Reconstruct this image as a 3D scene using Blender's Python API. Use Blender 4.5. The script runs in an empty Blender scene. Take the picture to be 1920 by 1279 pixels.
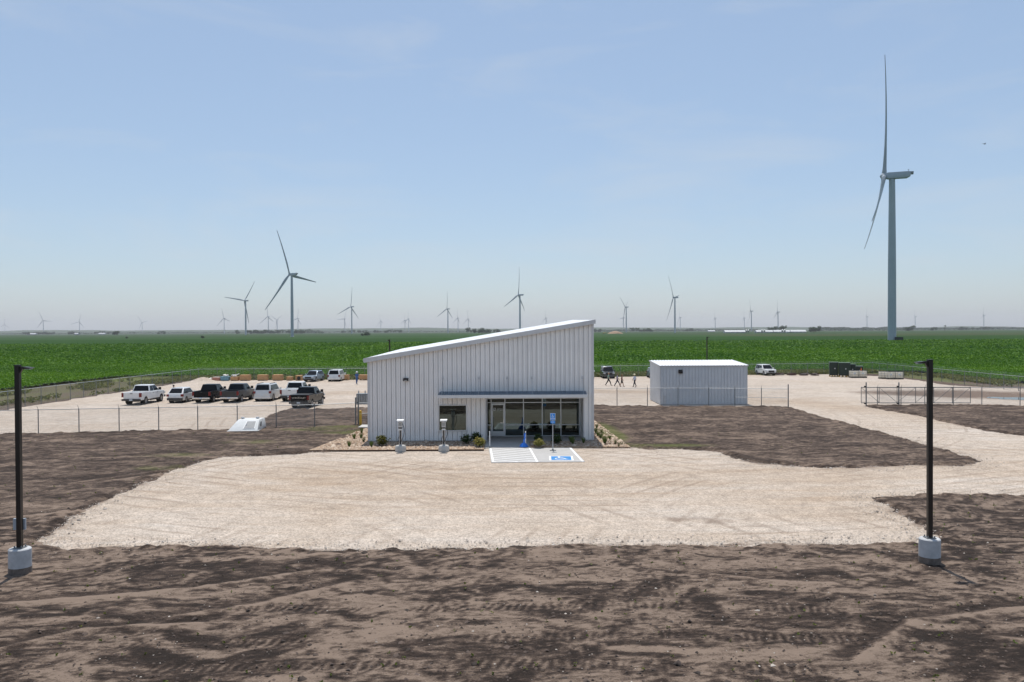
import bpy, bmesh, math, random
import numpy as np
from mathutils import Vector, Matrix

R = math.radians
random.seed(7)
rng = np.random.default_rng(7)
sc = bpy.context.scene
C = sc.collection

# ------------------------------------------------------------------ camera, sky, sun, exposure
CAM_H, F_PX = 7.7, 1550.0
cam = bpy.data.cameras.new('camera')
cam.sensor_width = 36.0
cam.lens = F_PX * 36.0 / 1920.0
cam.clip_end = 60000.0
cam_o = bpy.data.objects.new('camera', cam)
C.objects.link(cam_o)
cam_o.matrix_world = Matrix.Translation((0, 0, CAM_H)) @ Matrix.Rotation(R(90 - 0.70), 4, 'X') @ Matrix.Rotation(R(-0.29), 4, 'Z')
sc.camera = cam_o

SUN_ELEV, SUN_AZ = 71.0, -4.0          # azimuth measured from +Y (ahead of the camera) towards +X
w = bpy.data.worlds.new('World'); sc.world = w; w.use_nodes = True
nt = w.node_tree; nt.nodes.clear()
sky = nt.nodes.new('ShaderNodeTexSky'); sky.sky_type = 'NISHITA'; sky.sun_disc = False
sky.sun_elevation = R(SUN_ELEV); sky.sun_rotation = R(SUN_AZ)
sky.air_density = 1.0; sky.dust_density = 1.0; sky.ozone_density = 1.6; sky.altitude = 200
tc = nt.nodes.new('ShaderNodeTexCoord')
mp = nt.nodes.new('ShaderNodeMapping'); mp.inputs['Scale'].default_value = (1.6, 1.6, 7.0); mp.inputs['Rotation'].default_value = (0.0, R(28), 0.3)
wn = nt.nodes.new('ShaderNodeTexNoise'); wn.inputs['Scale'].default_value = 2.3; wn.inputs['Detail'].default_value = 7; wn.inputs['Roughness'].default_value = .58; wn.inputs['Distortion'].default_value = .6
wr = nt.nodes.new('ShaderNodeMapRange'); wr.inputs['From Min'].default_value = .50; wr.inputs['From Max'].default_value = .78; wr.inputs['To Max'].default_value = .32
mix = nt.nodes.new('ShaderNodeMix'); mix.data_type = 'RGBA'
bg = nt.nodes.new('ShaderNodeBackground'); bg.inputs['Strength'].default_value = 0.126
out = nt.nodes.new('ShaderNodeOutputWorld')
L = nt.links.new
L(tc.outputs['Generated'], mp.inputs['Vector']); L(mp.outputs['Vector'], wn.inputs['Vector']); L(wn.outputs['Fac'], wr.inputs['Value'])
veil = nt.nodes.new('ShaderNodeMix'); veil.data_type = 'RGBA'; veil.inputs['Factor'].default_value = .40; veil.inputs['B'].default_value = (3.40, 4.55, 6.05, 1)   # even high veil over the whole dome
L(sky.outputs['Color'], veil.inputs['A'])
L(wr.outputs['Result'], mix.inputs['Factor']); L(veil.outputs['Result'], mix.inputs['A']); mix.inputs['B'].default_value = (5.2, 5.5, 5.8, 1)
L(mix.outputs['Result'], bg.inputs['Color']); L(bg.outputs['Background'], out.inputs['Surface'])

sun = bpy.data.lights.new('sun', 'SUN'); sun.energy = 4.3; sun.angle = R(0.55); sun.color = (1.0, .95, .88)
sun_o = bpy.data.objects.new('sun', sun); C.objects.link(sun_o)
sd = Vector((math.sin(R(SUN_AZ)) * math.cos(R(SUN_ELEV)), math.cos(R(SUN_AZ)) * math.cos(R(SUN_ELEV)), math.sin(R(SUN_ELEV))))
sun_o.rotation_euler = sd.to_track_quat('Z', 'Y').to_euler()
sun_o.location = sd * 300

vs_ = sc.view_settings
vs_.view_transform = 'Standard'; vs_.look = 'None'; vs_.gamma = 1.0; vs_.use_curve_mapping = False
vs_.exposure = 0.0
sc.render.engine = 'CYCLES'
sc.cycles.use_denoising = True
sc.cycles.max_bounces = 8; sc.cycles.transparent_max_bounces = 24; sc.cycles.volume_bounces = 0
sc.cycles.caustics_reflective = False; sc.cycles.caustics_refractive = False

# ------------------------------------------------------------------ helpers
CM = cam_o.matrix_world.to_3x3()
def gp(px, py, z=0.0):
    """ground point (metres) seen at a place of the 1920 px wide survey picture"""
    d = CM @ Vector(((px - 960) / F_PX, -(py - 639.5) / F_PX, -1))
    t = (z - CAM_H) / d.z
    return (d.x * t, d.y * t)
def horizon(px): return 620.5 - .00506 * (px - 960)

_mats = {}
def nodes_of(name):
    m = bpy.data.materials.new(name); m.use_nodes = True
    t = m.node_tree; t.nodes.clear()
    return m, t
def N(t, kind, **kw):
    n = t.nodes.new(kind)
    for k, v in kw.items():
        if k in n.inputs: n.inputs[k].default_value = v
        else: setattr(n, k, v)
    return n
def rgba(c, k=1.0): return (c[0] * k, c[1] * k, c[2] * k, 1)

def M(name, col, rough=.6, metal=0.0, var=.12, vs=3.0, bump=0.0, bs=40.0, coat=0.0, spec=.5, stretch=(1, 1, 1)):
    if name in _mats: return _mats[name]
    m, t = nodes_of(name); l = t.links.new
    p = N(t, 'ShaderNodeBsdfPrincipled', Roughness=rough, Metallic=metal)
    p.inputs['Coat Weight'].default_value = coat
    p.inputs['Specular IOR Level'].default_value = spec
    o = N(t, 'ShaderNodeOutputMaterial')
    co = N(t, 'ShaderNodeTexCoord'); mpn = N(t, 'ShaderNodeMapping', Scale=stretch)
    l(co.outputs['Object'], mpn.inputs['Vector'])
    n = N(t, 'ShaderNodeTexNoise', Scale=vs, Detail=5.0, Roughness=.6)
    l(mpn.outputs['Vector'], n.inputs['Vector'])
    mx = N(t, 'ShaderNodeMix', data_type='RGBA')
    mx.inputs['A'].default_value = rgba(col, 1 - var); mx.inputs['B'].default_value = rgba(col, 1 + var)
    mr = N(t, 'ShaderNodeMapRange'); mr.inputs['From Min'].default_value = .3; mr.inputs['From Max'].default_value = .7
    l(n.outputs['Fac'], mr.inputs['Value']); l(mr.outputs['Result'], mx.inputs['Factor'])
    l(mx.outputs['Result'], p.inputs['Base Color'])
    if bump:
        n2 = N(t, 'ShaderNodeTexNoise', Scale=bs, Detail=4.0); l(co.outputs['Object'], n2.inputs['Vector'])
        b = N(t, 'ShaderNodeBump', Strength=bump, Distance=.02); l(n2.outputs['Fac'], b.inputs['Height']); l(b.outputs['Normal'], p.inputs['Normal'])
    l(p.outputs['BSDF'], o.inputs['Surface'])
    _mats[name] = m
    return m

def obj(name, me, mat=None, parent=None, loc=None):
    o = bpy.data.objects.new(name, me); C.objects.link(o)
    if mat is not None and me is not None and not me.materials: me.materials.append(mat)
    if parent is not None: o.parent = parent
    if loc is not None: o.location = loc
    return o
def tag(o, label=None, cat=None, group=None, kind=None):
    if label: o['label'] = label
    if cat: o['category'] = cat
    if group: o['group'] = group
    if kind: o['kind'] = kind
    return o
def thing(name, label, cat, loc=(0, 0, 0), rz=0.0, group=None):
    o = bpy.data.objects.new(name, None); C.objects.link(o)
    o.empty_display_size = .3
    o.location = loc; o.rotation_euler = (0, 0, rz)
    return tag(o, label, cat, group)
def copy_tree(src, parent=None):
    c = src.copy(); C.objects.link(c)
    if parent is not None: c.parent = parent
    for ch in list(src.children): copy_tree(ch, c)
    return c

class MB:
    def __init__(self): self.v = []; self.f = []
    def add(self, vs, fs):
        b = len(self.v); self.v += [tuple(p) for p in vs]; self.f += [tuple(b + i for i in f) for f in fs]; return self
    def box(self, x0, x1, y0, y1, z0, z1):
        return self.add([(x0, y0, z0), (x1, y0, z0), (x1, y1, z0), (x0, y1, z0), (x0, y0, z1), (x1, y0, z1), (x1, y1, z1), (x0, y1, z1)],
                        [(3, 2, 1, 0), (4, 5, 6, 7), (0, 1, 5, 4), (1, 2, 6, 5), (2, 3, 7, 6), (3, 0, 4, 7)])
    def cyl(self, p0, p1, r0, r1=None, n=10, cap=True):
        r1 = r0 if r1 is None else r1
        a, b = Vector(p0), Vector(p1); d = (b - a).normalized()
        u = d.orthogonal().normalized(); w_ = d.cross(u)
        vs = []
        for c, r in ((a, r0), (b, r1)):
            for i in range(n):
                t = 2 * math.pi * i / n
                vs.append(c + u * (r * math.cos(t)) + w_ * (r * math.sin(t)))
        fs = [(i, (i + 1) % n, n + (i + 1) % n, n + i) for i in range(n)]
        if cap: fs += [tuple(range(n - 1, -1, -1)), tuple(range(n, 2 * n))]
        return self.add(vs, fs)
    def tube(self, pts, r, n=6):
        for a, b in zip(pts[:-1], pts[1:]): self.cyl(a, b, r, r, n)
        return self
    def lathe(self, prof, n=16, c=(0, 0)):
        vs = []; fs = []
        for (r, z) in prof:
            for i in range(n):
                t = 2 * math.pi * i / n
                vs.append((c[0] + r * math.cos(t), c[1] + r * math.sin(t), z))
        m = len(prof)
        for j in range(m - 1):
            for i in range(n):
                fs.append((j * n + i, j * n + (i + 1) % n, (j + 1) * n + (i + 1) % n, (j + 1) * n + i))
        fs.append(tuple(range(n - 1, -1, -1))); fs.append(tuple((m - 1) * n + i for i in range(n)))
        return self.add(vs, fs)
    def prism(self, poly, a0, a1, axis='y'):
        """polygon in the two other axes, extruded along axis"""
        n = len(poly)
        def P(p, a):
            return (p[0], a, p[1]) if axis == 'y' else ((a, p[0], p[1]) if axis == 'x' else (p[0], p[1], a))
        vs = [P(p, a0) for p in poly] + [P(p, a1) for p in poly]
        fs = [(i, (i + 1) % n, n + (i + 1) % n, n + i) for i in range(n)]
        fs += [tuple(range(n - 1, -1, -1)), tuple(range(n, 2 * n))]
        return self.add(vs, fs)
    def loft(self, rings, cap=True):
        n = len(rings[0]); vs = [p for r in rings for p in r]; fs = []
        for j in range(len(rings) - 1):
            for i in range(n):
                fs.append((j * n + i, j * n + (i + 1) % n, (j + 1) * n + (i + 1) % n, (j + 1) * n + i))
        if cap: fs += [tuple(range(n - 1, -1, -1)), tuple((len(rings) - 1) * n + i for i in range(n))]
        return self.add(vs, fs)
    def mesh(self, name='mesh', smooth=False, bevel=0.0, seg=2, fix=True):
        me = bpy.data.meshes.new(name); me.from_pydata(self.v, [], self.f)
        if fix or bevel:
            bm = bmesh.new(); bm.from_mesh(me)
            bmesh.ops.recalc_face_normals(bm, faces=bm.faces)
            if bevel:
                es = [e for e in bm.edges if len(e.link_faces) == 2 and e.calc_face_angle(0) > .5]
                bmesh.ops.bevel(bm, geom=es, offset=bevel, segments=seg, affect='EDGES', profile=.5, clamp_overlap=True)
            bm.to_mesh(me); bm.free()
        if smooth:
            for p in me.polygons: p.use_smooth = True
            try: me.set_sharp_from_angle(angle=R(38))
            except Exception: pass
        return me
    def build(self, name, mat, parent=None, smooth=False, bevel=0.0, seg=2, loc=None, fix=True):
        return obj(name, self.mesh(name, smooth, bevel, seg, fix), mat, parent, loc)

def np_mesh(name, v, f, attrs=None):
    """big mesh from numpy arrays; f is (M,4) or (M,3)"""
    me = bpy.data.meshes.new(name)
    k = f.shape[1]
    me.vertices.add(len(v)); me.vertices.foreach_set('co', np.ascontiguousarray(v, dtype=np.float32).ravel())
    me.loops.add(f.size); me.loops.foreach_set('vertex_index', np.ascontiguousarray(f, dtype=np.int32).ravel())
    me.polygons.add(len(f)); me.polygons.foreach_set('loop_start', np.arange(0, f.size, k, dtype=np.int32))
    me.update(calc_edges=True)
    for an, av in (attrs or {}).items():
        a = me.attributes.new(an, 'FLOAT', 'POINT'); a.data.foreach_set('value', np.ascontiguousarray(av, dtype=np.float32))
    return me

_tabs = {}
def vnoise(x, y, seed=0):
    if seed not in _tabs: _tabs[seed] = np.random.default_rng(1000 + seed).random((256, 256))
    T = _tabs[seed]
    xi = np.floor(x).astype(int); yi = np.floor(y).astype(int)
    fx = x - xi; fy = y - yi
    fx = fx * fx * (3 - 2 * fx); fy = fy * fy * (3 - 2 * fy)
    a = T[xi & 255, yi & 255]; b = T[(xi + 1) & 255, yi & 255]; c = T[xi & 255, (yi + 1) & 255]; d = T[(xi + 1) & 255, (yi + 1) & 255]
    return (a * (1 - fx) + b * fx) * (1 - fy) + (c * (1 - fx) + d * fx) * fy
def fbm(x, y, oct=5, seed=0, rough=.5):
    s = 0; a = 1; tot = 0
    for i in range(oct):
        s = s + a * vnoise(x * 2 ** i + 17.3 * i, y * 2 ** i + 9.1 * i, seed + i); tot += a; a *= rough
    return s / tot
def sstep(a, b, x):
    t = np.clip((x - a) / (b - a), 0, 1); return t * t * (3 - 2 * t)
def poly_sdf(px, py, poly):
    """signed distance, positive inside"""
    P = np.array(poly, dtype=float); d2 = np.full(px.shape, 1e18); ins = np.zeros(px.shape, bool)
    for (ax, ay), (bx, by) in zip(P, np.roll(P, -1, 0)):
        ex, ey = bx - ax, by - ay; wx, wy = px - ax, py - ay
        t = np.clip((wx * ex + wy * ey) / (ex * ex + ey * ey + 1e-12), 0, 1)
        d2 = np.minimum(d2, (wx - ex * t) ** 2 + (wy - ey * t) ** 2)
        c = ((ay > py) != (by > py)) & (px < (bx - ax) * (py - ay) / ((by - ay) + 1e-12) + ax)
        ins ^= c
    return np.where(ins, 1, -1) * np.sqrt(d2)
def grid_faces(nr, nc):
    i = np.arange(nr * nc).reshape(nr, nc)
    return np.stack([i[:-1, :-1].ravel(), i[:-1, 1:].ravel(), i[1:, 1:].ravel(), i[1:, :-1].ravel()], 1)
def compact(v, f, attrs):
    used = np.zeros(len(v), bool); used[f.ravel()] = True
    idx = np.cumsum(used) - 1
    return v[used], idx[f], {k: a[used] for k, a in attrs.items()}

# ------------------------------------------------------------------ surface materials
def mat_soil():
    m, t = nodes_of('bare_soil'); l = t.links.new
    o = N(t, 'ShaderNodeOutputMaterial'); p = N(t, 'ShaderNodeBsdfPrincipled', Roughness=.95); p.inputs['Specular IOR Level'].default_value = .15
    co = N(t, 'ShaderNodeTexCoord')
    at = N(t, 'ShaderNodeAttribute', attribute_name='dry')
    n1 = N(t, 'ShaderNodeTexNoise', Scale=3.0, Detail=8.0, Roughness=.65); l(co.outputs['Object'], n1.inputs['Vector'])
    n2 = N(t, 'ShaderNodeTexNoise', Scale=24.0, Detail=5.0, Roughness=.7); l(co.outputs['Object'], n2.inputs['Vector'])
    mpa = N(t, 'ShaderNodeMapping', Scale=(.55, 1.3, 1)); l(co.outputs['Object'], mpa.inputs['Vector'])
    n0 = N(t, 'ShaderNodeTexNoise', Scale=5.5, Detail=6.0, Roughness=.7, Distortion=.9); l(mpa.outputs['Vector'], n0.inputs['Vector'])
    tot = N(t, 'ShaderNodeMath', operation='MULTIPLY'); l(at.outputs['Fac'], tot.inputs[0]); tot.inputs[1].default_value = .98
    for nn, lo, hi, am in ((n1, .36, .64, .20), (n0, .37, .63, .44), (n2, .33, .67, .34)):
        r_ = N(t, 'ShaderNodeMapRange'); r_.inputs['From Min'].default_value = lo; r_.inputs['From Max'].default_value = hi; r_.inputs['To Max'].default_value = am; l(nn.outputs['Fac'], r_.inputs['Value'])
        ad_ = N(t, 'ShaderNodeMath', operation='ADD'); l(tot.outputs[0], ad_.inputs[0]); l(r_.outputs['Result'], ad_.inputs[1]); tot = ad_
    # lug prints of a loader, only where the track attribute runs
    tk = N(t, 'ShaderNodeAttribute', attribute_name='track'); mpt = N(t, 'ShaderNodeMapping', Rotation=(0, 0, .22)); l(co.outputs['Object'], mpt.inputs['Vector'])
    wv = N(t, 'ShaderNodeTexWave', Scale=1.35, Distortion=5.0); wv.inputs['Detail'].default_value = 2.0; wv.inputs['Detail Scale'].default_value = 1.2; l(mpt.outputs['Vector'], wv.inputs['Vector'])
    w0 = N(t, 'ShaderNodeMath', operation='SUBTRACT'); l(wv.outputs['Fac'], w0.inputs[0]); w0.inputs[1].default_value = .55
    w1 = N(t, 'ShaderNodeMath', operation='MULTIPLY'); l(w0.outputs[0], w1.inputs[0]); l(tk.outputs['Fac'], w1.inputs[1])
    w2 = N(t, 'ShaderNodeMath', operation='MULTIPLY_ADD'); l(w1.outputs[0], w2.inputs[0]); w2.inputs[1].default_value = .50; l(tot.outputs[0], w2.inputs[2]); tot = w2
    mr = N(t, 'ShaderNodeMapRange'); mr.inputs['From Min'].default_value = .48; mr.inputs['From Max'].default_value = 1.46; l(tot.outputs[0], mr.inputs['Value'])
    cr = N(t, 'ShaderNodeValToRGB'); l(mr.outputs['Result'], cr.inputs['Fac'])
    e = cr.color_ramp.elements
    e[0].position = 0.0; e[0].color = (.026, .019, .015, 1)
    e[1].position = 1.0; e[1].color = (.248, .186, .143, 1)
    x = e.new(.35); x.color = (.055, .039, .031, 1)
    x = e.new(.65); x.color = (.124, .090, .069, 1)
    # thin green weeds where the attribute says so
    g = N(t, 'ShaderNodeAttribute', attribute_name='weed')
    n3 = N(t, 'ShaderNodeTexNoise', Scale=6.0, Detail=5.0, Roughness=.75); l(co.outputs['Object'], n3.inputs['Vector'])
    gm = N(t, 'ShaderNodeMath', operation='MULTIPLY'); l(n3.outputs['Fac'], gm.inputs[0]); l(g.outputs['Fac'], gm.inputs[1])
    gr = N(t, 'ShaderNodeMapRange'); gr.inputs['From Min'].default_value = .25; gr.inputs['From Max'].default_value = .55; gr.inputs['To Max'].default_value = .85; l(gm.outputs[0], gr.inputs['Value'])
    mx = N(t, 'ShaderNodeMix', data_type='RGBA'); l(gr.outputs['Result'], mx.inputs['Factor']); l(cr.outputs['Color'], mx.inputs['A']); mx.inputs['B'].default_value = (.105, .125, .03, 1)
    l(mx.outputs['Result'], p.inputs['Base Color'])
    bm_ = N(t, 'ShaderNodeBump', Strength=1.0, Distance=.05); hs_ = N(t, 'ShaderNodeMath', operation='MULTIPLY_ADD'); l(w1.outputs[0], hs_.inputs[0]); hs_.inputs[1].default_value = .7; l(n2.outputs['Fac'], hs_.inputs[2]); l(hs_.outputs[0], bm_.inputs['Height']); l(bm_.outputs['Normal'], p.inputs['Normal'])
    l(p.outputs['BSDF'], o.inputs['Surface'])
    return m
def mat_gravel():
    m, t = nodes_of('crushed_stone'); l = t.links.new
    o = N(t, 'ShaderNodeOutputMaterial'); p = N(t, 'ShaderNodeBsdfPrincipled', Roughness=.92); p.inputs['Specular IOR Level'].default_value = .2
    co = N(t, 'ShaderNodeTexCoord')
    big = N(t, 'ShaderNodeTexNoise', Scale=.09, Detail=6.0, Roughness=.6, Distortion=.8); l(co.outputs['Object'], big.inputs['Vector'])
    mpg = N(t, 'ShaderNodeMapping', Scale=(.12, .9, 1)); l(co.outputs['Object'], mpg.inputs['Vector'])
    streak = N(t, 'ShaderNodeTexNoise', Scale=1.0, Detail=7.0, Roughness=.65, Distortion=1.2); l(mpg.outputs['Vector'], streak.inputs['Vector'])
    vo = N(t, 'ShaderNodeTexVoronoi', Scale=15.0); l(co.outputs['Object'], vo.inputs['Vector'])
    vsm = N(t, 'ShaderNodeTexVoronoi', Scale=34.0); l(co.outputs['Object'], vsm.inputs['Vector'])
    # compacted tan fines against clean pale stone
    at = N(t, 'ShaderNodeAttribute', attribute_name='wear')
    s1 = N(t, 'ShaderNodeMath', operation='MULTIPLY_ADD'); l(big.outputs['Fac'], s1.inputs[0]); s1.inputs[1].default_value = 1.0; l(at.outputs['Fac'], s1.inputs[2])
    s2 = N(t, 'ShaderNodeMath', operation='MULTIPLY_ADD'); l(streak.outputs['Fac'], s2.inputs[0]); s2.inputs[1].default_value = 1.2; l(s1.outputs[0], s2.inputs[2])
    mr = N(t, 'ShaderNodeMapRange'); mr.inputs['From Min'].default_value = .80; mr.inputs['From Max'].default_value = 1.85; l(s2.outputs[0], mr.inputs['Value'])
    cr = N(t, 'ShaderNodeValToRGB'); l(mr.outputs['Result'], cr.inputs['Fac']); e = cr.color_ramp.elements
    e[0].position = 0; e[0].color = (.50, .44, .38, 1); e[1].position = 1; e[1].color = (.35, .265, .19, 1)
    x = e.new(.45); x.color = (.44, .365, .295, 1)
    # single stones
    hv = N(t, 'ShaderNodeSeparateColor'); l(vo.outputs['Color'], hv.inputs['Color'])
    hs = N(t, 'ShaderNodeSeparateColor'); l(vsm.outputs['Color'], hs.inputs['Color'])
    ad = N(t, 'ShaderNodeMath', operation='ADD'); l(hv.outputs['Red'], ad.inputs[0]); l(hs.outputs['Red'], ad.inputs[1])
    br = N(t, 'ShaderNodeMapRange'); br.inputs['From Max'].default_value = 2.0; br.inputs['To Min'].default_value = .52; br.inputs['To Max'].default_value = 1.44; l(ad.outputs[0], br.inputs['Value'])
    mul = N(t, 'ShaderNodeVectorMath', operation='SCALE'); l(cr.outputs['Color'], mul.inputs[0]); l(br.outputs['Result'], mul.inputs['Scale'])
    # fines and coarse patches: slow change of stone tone at arm's length, broken up at metre scale
    pn = N(t, 'ShaderNodeTexNoise', Scale=1.1, Detail=9.0, Roughness=.72, Distortion=.5); l(co.outputs['Object'], pn.inputs['Vector'])
    pr = N(t, 'ShaderNodeMapRange'); pr.inputs['From Min'].default_value = .30; pr.inputs['From Max'].default_value = .70; pr.inputs['To Min'].default_value = .80; pr.inputs['To Max'].default_value = 1.16; l(pn.outputs['Fac'], pr.inputs['Value'])
    mul0 = mul; mul = N(t, 'ShaderNodeVectorMath', operation='SCALE'); l(mul0.outputs['Vector'], mul.inputs[0]); l(pr.outputs['Result'], mul.inputs['Scale'])
    # faint tyre arcs left by turning vehicles
    for cx_, cy_, sc_, ph_ in ((4.0, 78.0, .29, 0.0), (-26.0, 18.0, .23, 1.3), (34.0, 20.0, .26, 2.1)):
        mpr = N(t, 'ShaderNodeMapping', Location=(-cx_, -cy_, 0)); l(co.outputs['Object'], mpr.inputs['Vector'])
        wr_ = N(t, 'ShaderNodeTexWave', wave_type='RINGS', rings_direction='Z', Scale=sc_, Distortion=1.5); wr_.inputs['Detail'].default_value = 3.0; wr_.inputs['Detail Scale'].default_value = .6; wr_.inputs['Phase Offset'].default_value = ph_; l(mpr.outputs['Vector'], wr_.inputs['Vector'])
        th = N(t, 'ShaderNodeMapRange'); th.inputs['From Min'].default_value = .80; th.inputs['From Max'].default_value = .98; th.inputs['To Max'].default_value = 1.0; l(wr_.outputs['Fac'], th.inputs['Value'])
        nm = N(t, 'ShaderNodeTexNoise', Scale=.16, Detail=2.0); l(mpr.outputs['Vector'], nm.inputs['Vector'])
        nr = N(t, 'ShaderNodeMapRange'); nr.inputs['From Min'].default_value = .48; nr.inputs['From Max'].default_value = .66; nr.inputs["To Max"].default_value = .34; l(nm.outputs['Fac'], nr.inputs['Value'])
        pm_ = N(t, 'ShaderNodeMath', operation='MULTIPLY'); l(th.outputs['Result'], pm_.inputs[0]); l(nr.outputs['Result'], pm_.inputs[1])
        mx_ = N(t, 'ShaderNodeMix', data_type='RGBA'); l(pm_.outputs[0], mx_.inputs['Factor']); l(mul.outputs['Vector'] if 'Vector' in mul.outputs else mul.outputs['Result'], mx_.inputs['A']); mx_.inputs['B'].default_value = (.16, .11, .075, 1)
        mul = mx_
    # damp mud where the attribute says so
    md = N(t, 'ShaderNodeAttribute', attribute_name='mud')
    n3 = N(t, 'ShaderNodeTexNoise', Scale=.8, Detail=6.0, Roughness=.7); l(co.outputs['Object'], n3.inputs['Vector'])
    mm = N(t, 'ShaderNodeMath', operation='MULTIPLY'); l(n3.outputs['Fac'], mm.inputs[0]); l(md.outputs['Fac'], mm.inputs[1])
    mrr = N(t, 'ShaderNodeMapRange'); mrr.inputs['From Min'].default_value = .22; mrr.inputs['From Max'].default_value = .55; l(mm.outputs[0], mrr.inputs['Value'])
    mx = N(t, 'ShaderNodeMix', data_type='RGBA'); l(mrr.outputs['Result'], mx.inputs['Factor']); l(mul.outputs['Result'], mx.inputs['A']); mx.inputs['B'].default_value = (.17, .122, .09, 1)
    l(mx.outputs['Result'], p.inputs['Base Color'])
    bm_ = N(t, 'ShaderNodeBump', Strength=.35, Distance=.025); l(vo.outputs['Distance'], bm_.inputs['Height'])
    l(bm_.outputs['Normal'], p.inputs['Normal']); l(p.outputs['BSDF'], o.inputs['Surface'])
    return m
def mat_field(name, c0, c1, sc_small=2.2, sc_big=.012, rows=None):
    m, t = nodes_of(name); l = t.links.new
    o = N(t, 'ShaderNodeOutputMaterial'); p = N(t, 'ShaderNodeBsdfPrincipled', Roughness=.9); p.inputs['Specular IOR Level'].default_value = .05
    co = N(t, 'ShaderNodeTexCoord')
    a = N(t, 'ShaderNodeTexNoise', Scale=sc_small, Detail=5.0, Roughness=.75); l(co.outputs['Object'], a.inputs['Vector'])
    mpg = N(t, 'ShaderNodeMapping', Scale=(.35, 1.6, 1)); l(co.outputs['Object'], mpg.inputs['Vector'])
    b = N(t, 'ShaderNodeTexNoise', Scale=sc_big, Detail=6.0, Roughness=.6); l(mpg.outputs['Vector'], b.inputs['Vector'])
    s = N(t, 'ShaderNodeMath', operation='ADD'); l(a.outputs['Fac'], s.inputs[0]); l(b.outputs['Fac'], s.inputs[1])
    mr = N(t, 'ShaderNodeMapRange'); mr.inputs['From Min'].default_value = .72; mr.inputs['From Max'].default_value = 1.3; l(s.outputs[0], mr.inputs['Value'])
    mx = N(t, 'ShaderNodeMix', data_type='RGBA'); l(mr.outputs['Result'], mx.inputs['Factor']); mx.inputs['A'].default_value = rgba(c0); mx.inputs['B'].default_value = rgba(c1)
    l(mx.outputs['Result'], p.inputs['Base Color'])
    bu = N(t, 'ShaderNodeBump', Strength=.8, Distance=.25); l(a.outputs['Fac'], bu.inputs['Height']); l(bu.outputs['Normal'], p.inputs['Normal'])
    l(p.outputs['BSDF'], o.inputs['Surface'])
    return m
def mat_leaf(name, c0, c1, trans=.3):
    m, t = nodes_of(name); l = t.links.new
    o = N(t, 'ShaderNodeOutputMaterial')
    at = N(t, 'ShaderNodeAttribute', attribute_name='tint')
    mx = N(t, 'ShaderNodeMix', data_type='RGBA'); l(at.outputs['Fac'], mx.inputs['Factor']); mx.inputs['A'].default_value = rgba(c0); mx.inputs['B'].default_value = rgba(c1)
    p = N(t, 'ShaderNodeBsdfPrincipled', Roughness=.6); p.inputs['Specular IOR Level'].default_value = .18; l(mx.outputs['Result'], p.inputs['Base Color'])
    tr = N(t, 'ShaderNodeBsdfTranslucent'); l(mx.outputs['Result'], tr.inputs['Color'])
    ms = N(t, 'ShaderNodeMixShader'); ms.inputs[0].default_value = trans; l(p.outputs['BSDF'], ms.inputs[1]); l(tr.outputs['BSDF'], ms.inputs[2])
    l(ms.outputs[0], o.inputs['Surface'])
    return m
def mat_chain():
    m, t = nodes_of('chain_link_wire'); l = t.links.new
    o = N(t, 'ShaderNodeOutputMaterial'); uv = N(t, 'ShaderNodeUVMap', uv_map='UVMap'); sp = N(t, 'ShaderNodeSeparateXYZ'); l(uv.outputs['UV'], sp.inputs[0])
    outs = []
    for op in ('ADD', 'SUBTRACT'):
        s = N(t, 'ShaderNodeMath', operation=op); l(sp.outputs['X'], s.inputs[0]); l(sp.outputs['Y'], s.inputs[1])
        d = N(t, 'ShaderNodeMath', operation='DIVIDE'); l(s.outputs[0], d.inputs[0]); d.inputs[1].default_value = .072
        fr = N(t, 'ShaderNodeMath', operation='FRACT'); l(d.outputs[0], fr.inputs[0])
        lt = N(t, 'ShaderNodeMath', operation='LESS_THAN'); l(fr.outputs[0], lt.inputs[0]); lt.inputs[1].default_value = .065
        outs.append(lt)
    mxm = N(t, 'ShaderNodeMath', operation='MAXIMUM'); l(outs[0].outputs[0], mxm.inputs[0]); l(outs[1].outputs[0], mxm.inputs[1])
    tr = N(t, 'ShaderNodeBsdfTransparent'); p = N(t, 'ShaderNodeBsdfPrincipled', Roughness=.5, Metallic=.4); p.inputs['Base Color'].default_value = (.38, .40, .41, 1)
    ms = N(t, 'ShaderNodeMixShader'); l(mxm.outputs[0], ms.inputs[0]); l(tr.outputs[0], ms.inputs[1]); l(p.outputs[0], ms.inputs[2]); l(ms.outputs[0], o.inputs['Surface'])
    return m
def mat_window_glass():
    m, t = nodes_of('tinted_window_glass'); l = t.links.new
    o = N(t, 'ShaderNodeOutputMaterial'); co = N(t, 'ShaderNodeTexCoord')
    n = N(t, 'ShaderNodeTexNoise', Scale=.6, Detail=1.0); l(co.outputs['Object'], n.inputs['Vector'])
    b = N(t, 'ShaderNodeBump', Strength=.02, Distance=.02); l(n.outputs['Fac'], b.inputs['Height'])
    fr = N(t, 'ShaderNodeFresnel', IOR=2.0); tr = N(t, 'ShaderNodeBsdfTransparent'); tr.inputs['Color'].default_value = (.08, .10, .09, 1)
    gl = N(t, 'ShaderNodeBsdfGlossy', Roughness=0.0); gl.inputs['Color'].default_value = (.78, .95, .92, 1); l(b.outputs['Normal'], gl.inputs['Normal'])
    ms = N(t, 'ShaderNodeMixShader'); l(fr.outputs[0], ms.inputs[0]); l(tr.outputs[0], ms.inputs[1]); l(gl.outputs[0], ms.inputs[2]); l(ms.outputs[0], o.inputs['Surface'])
    return m
SOIL, GRAVEL, CHAIN, WINGLASS = mat_soil(), mat_gravel(), mat_chain(), mat_window_glass()
SOY = mat_field('soybean_canopy', (.010, .034, .004), (.028, .080, .009))  # sheet green darkened to carry the leaf canopy's own shadow
FARM = mat_field('farmland_crops', (.018, .044, .011), (.042, .074, .022), .02, .0012)
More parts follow.
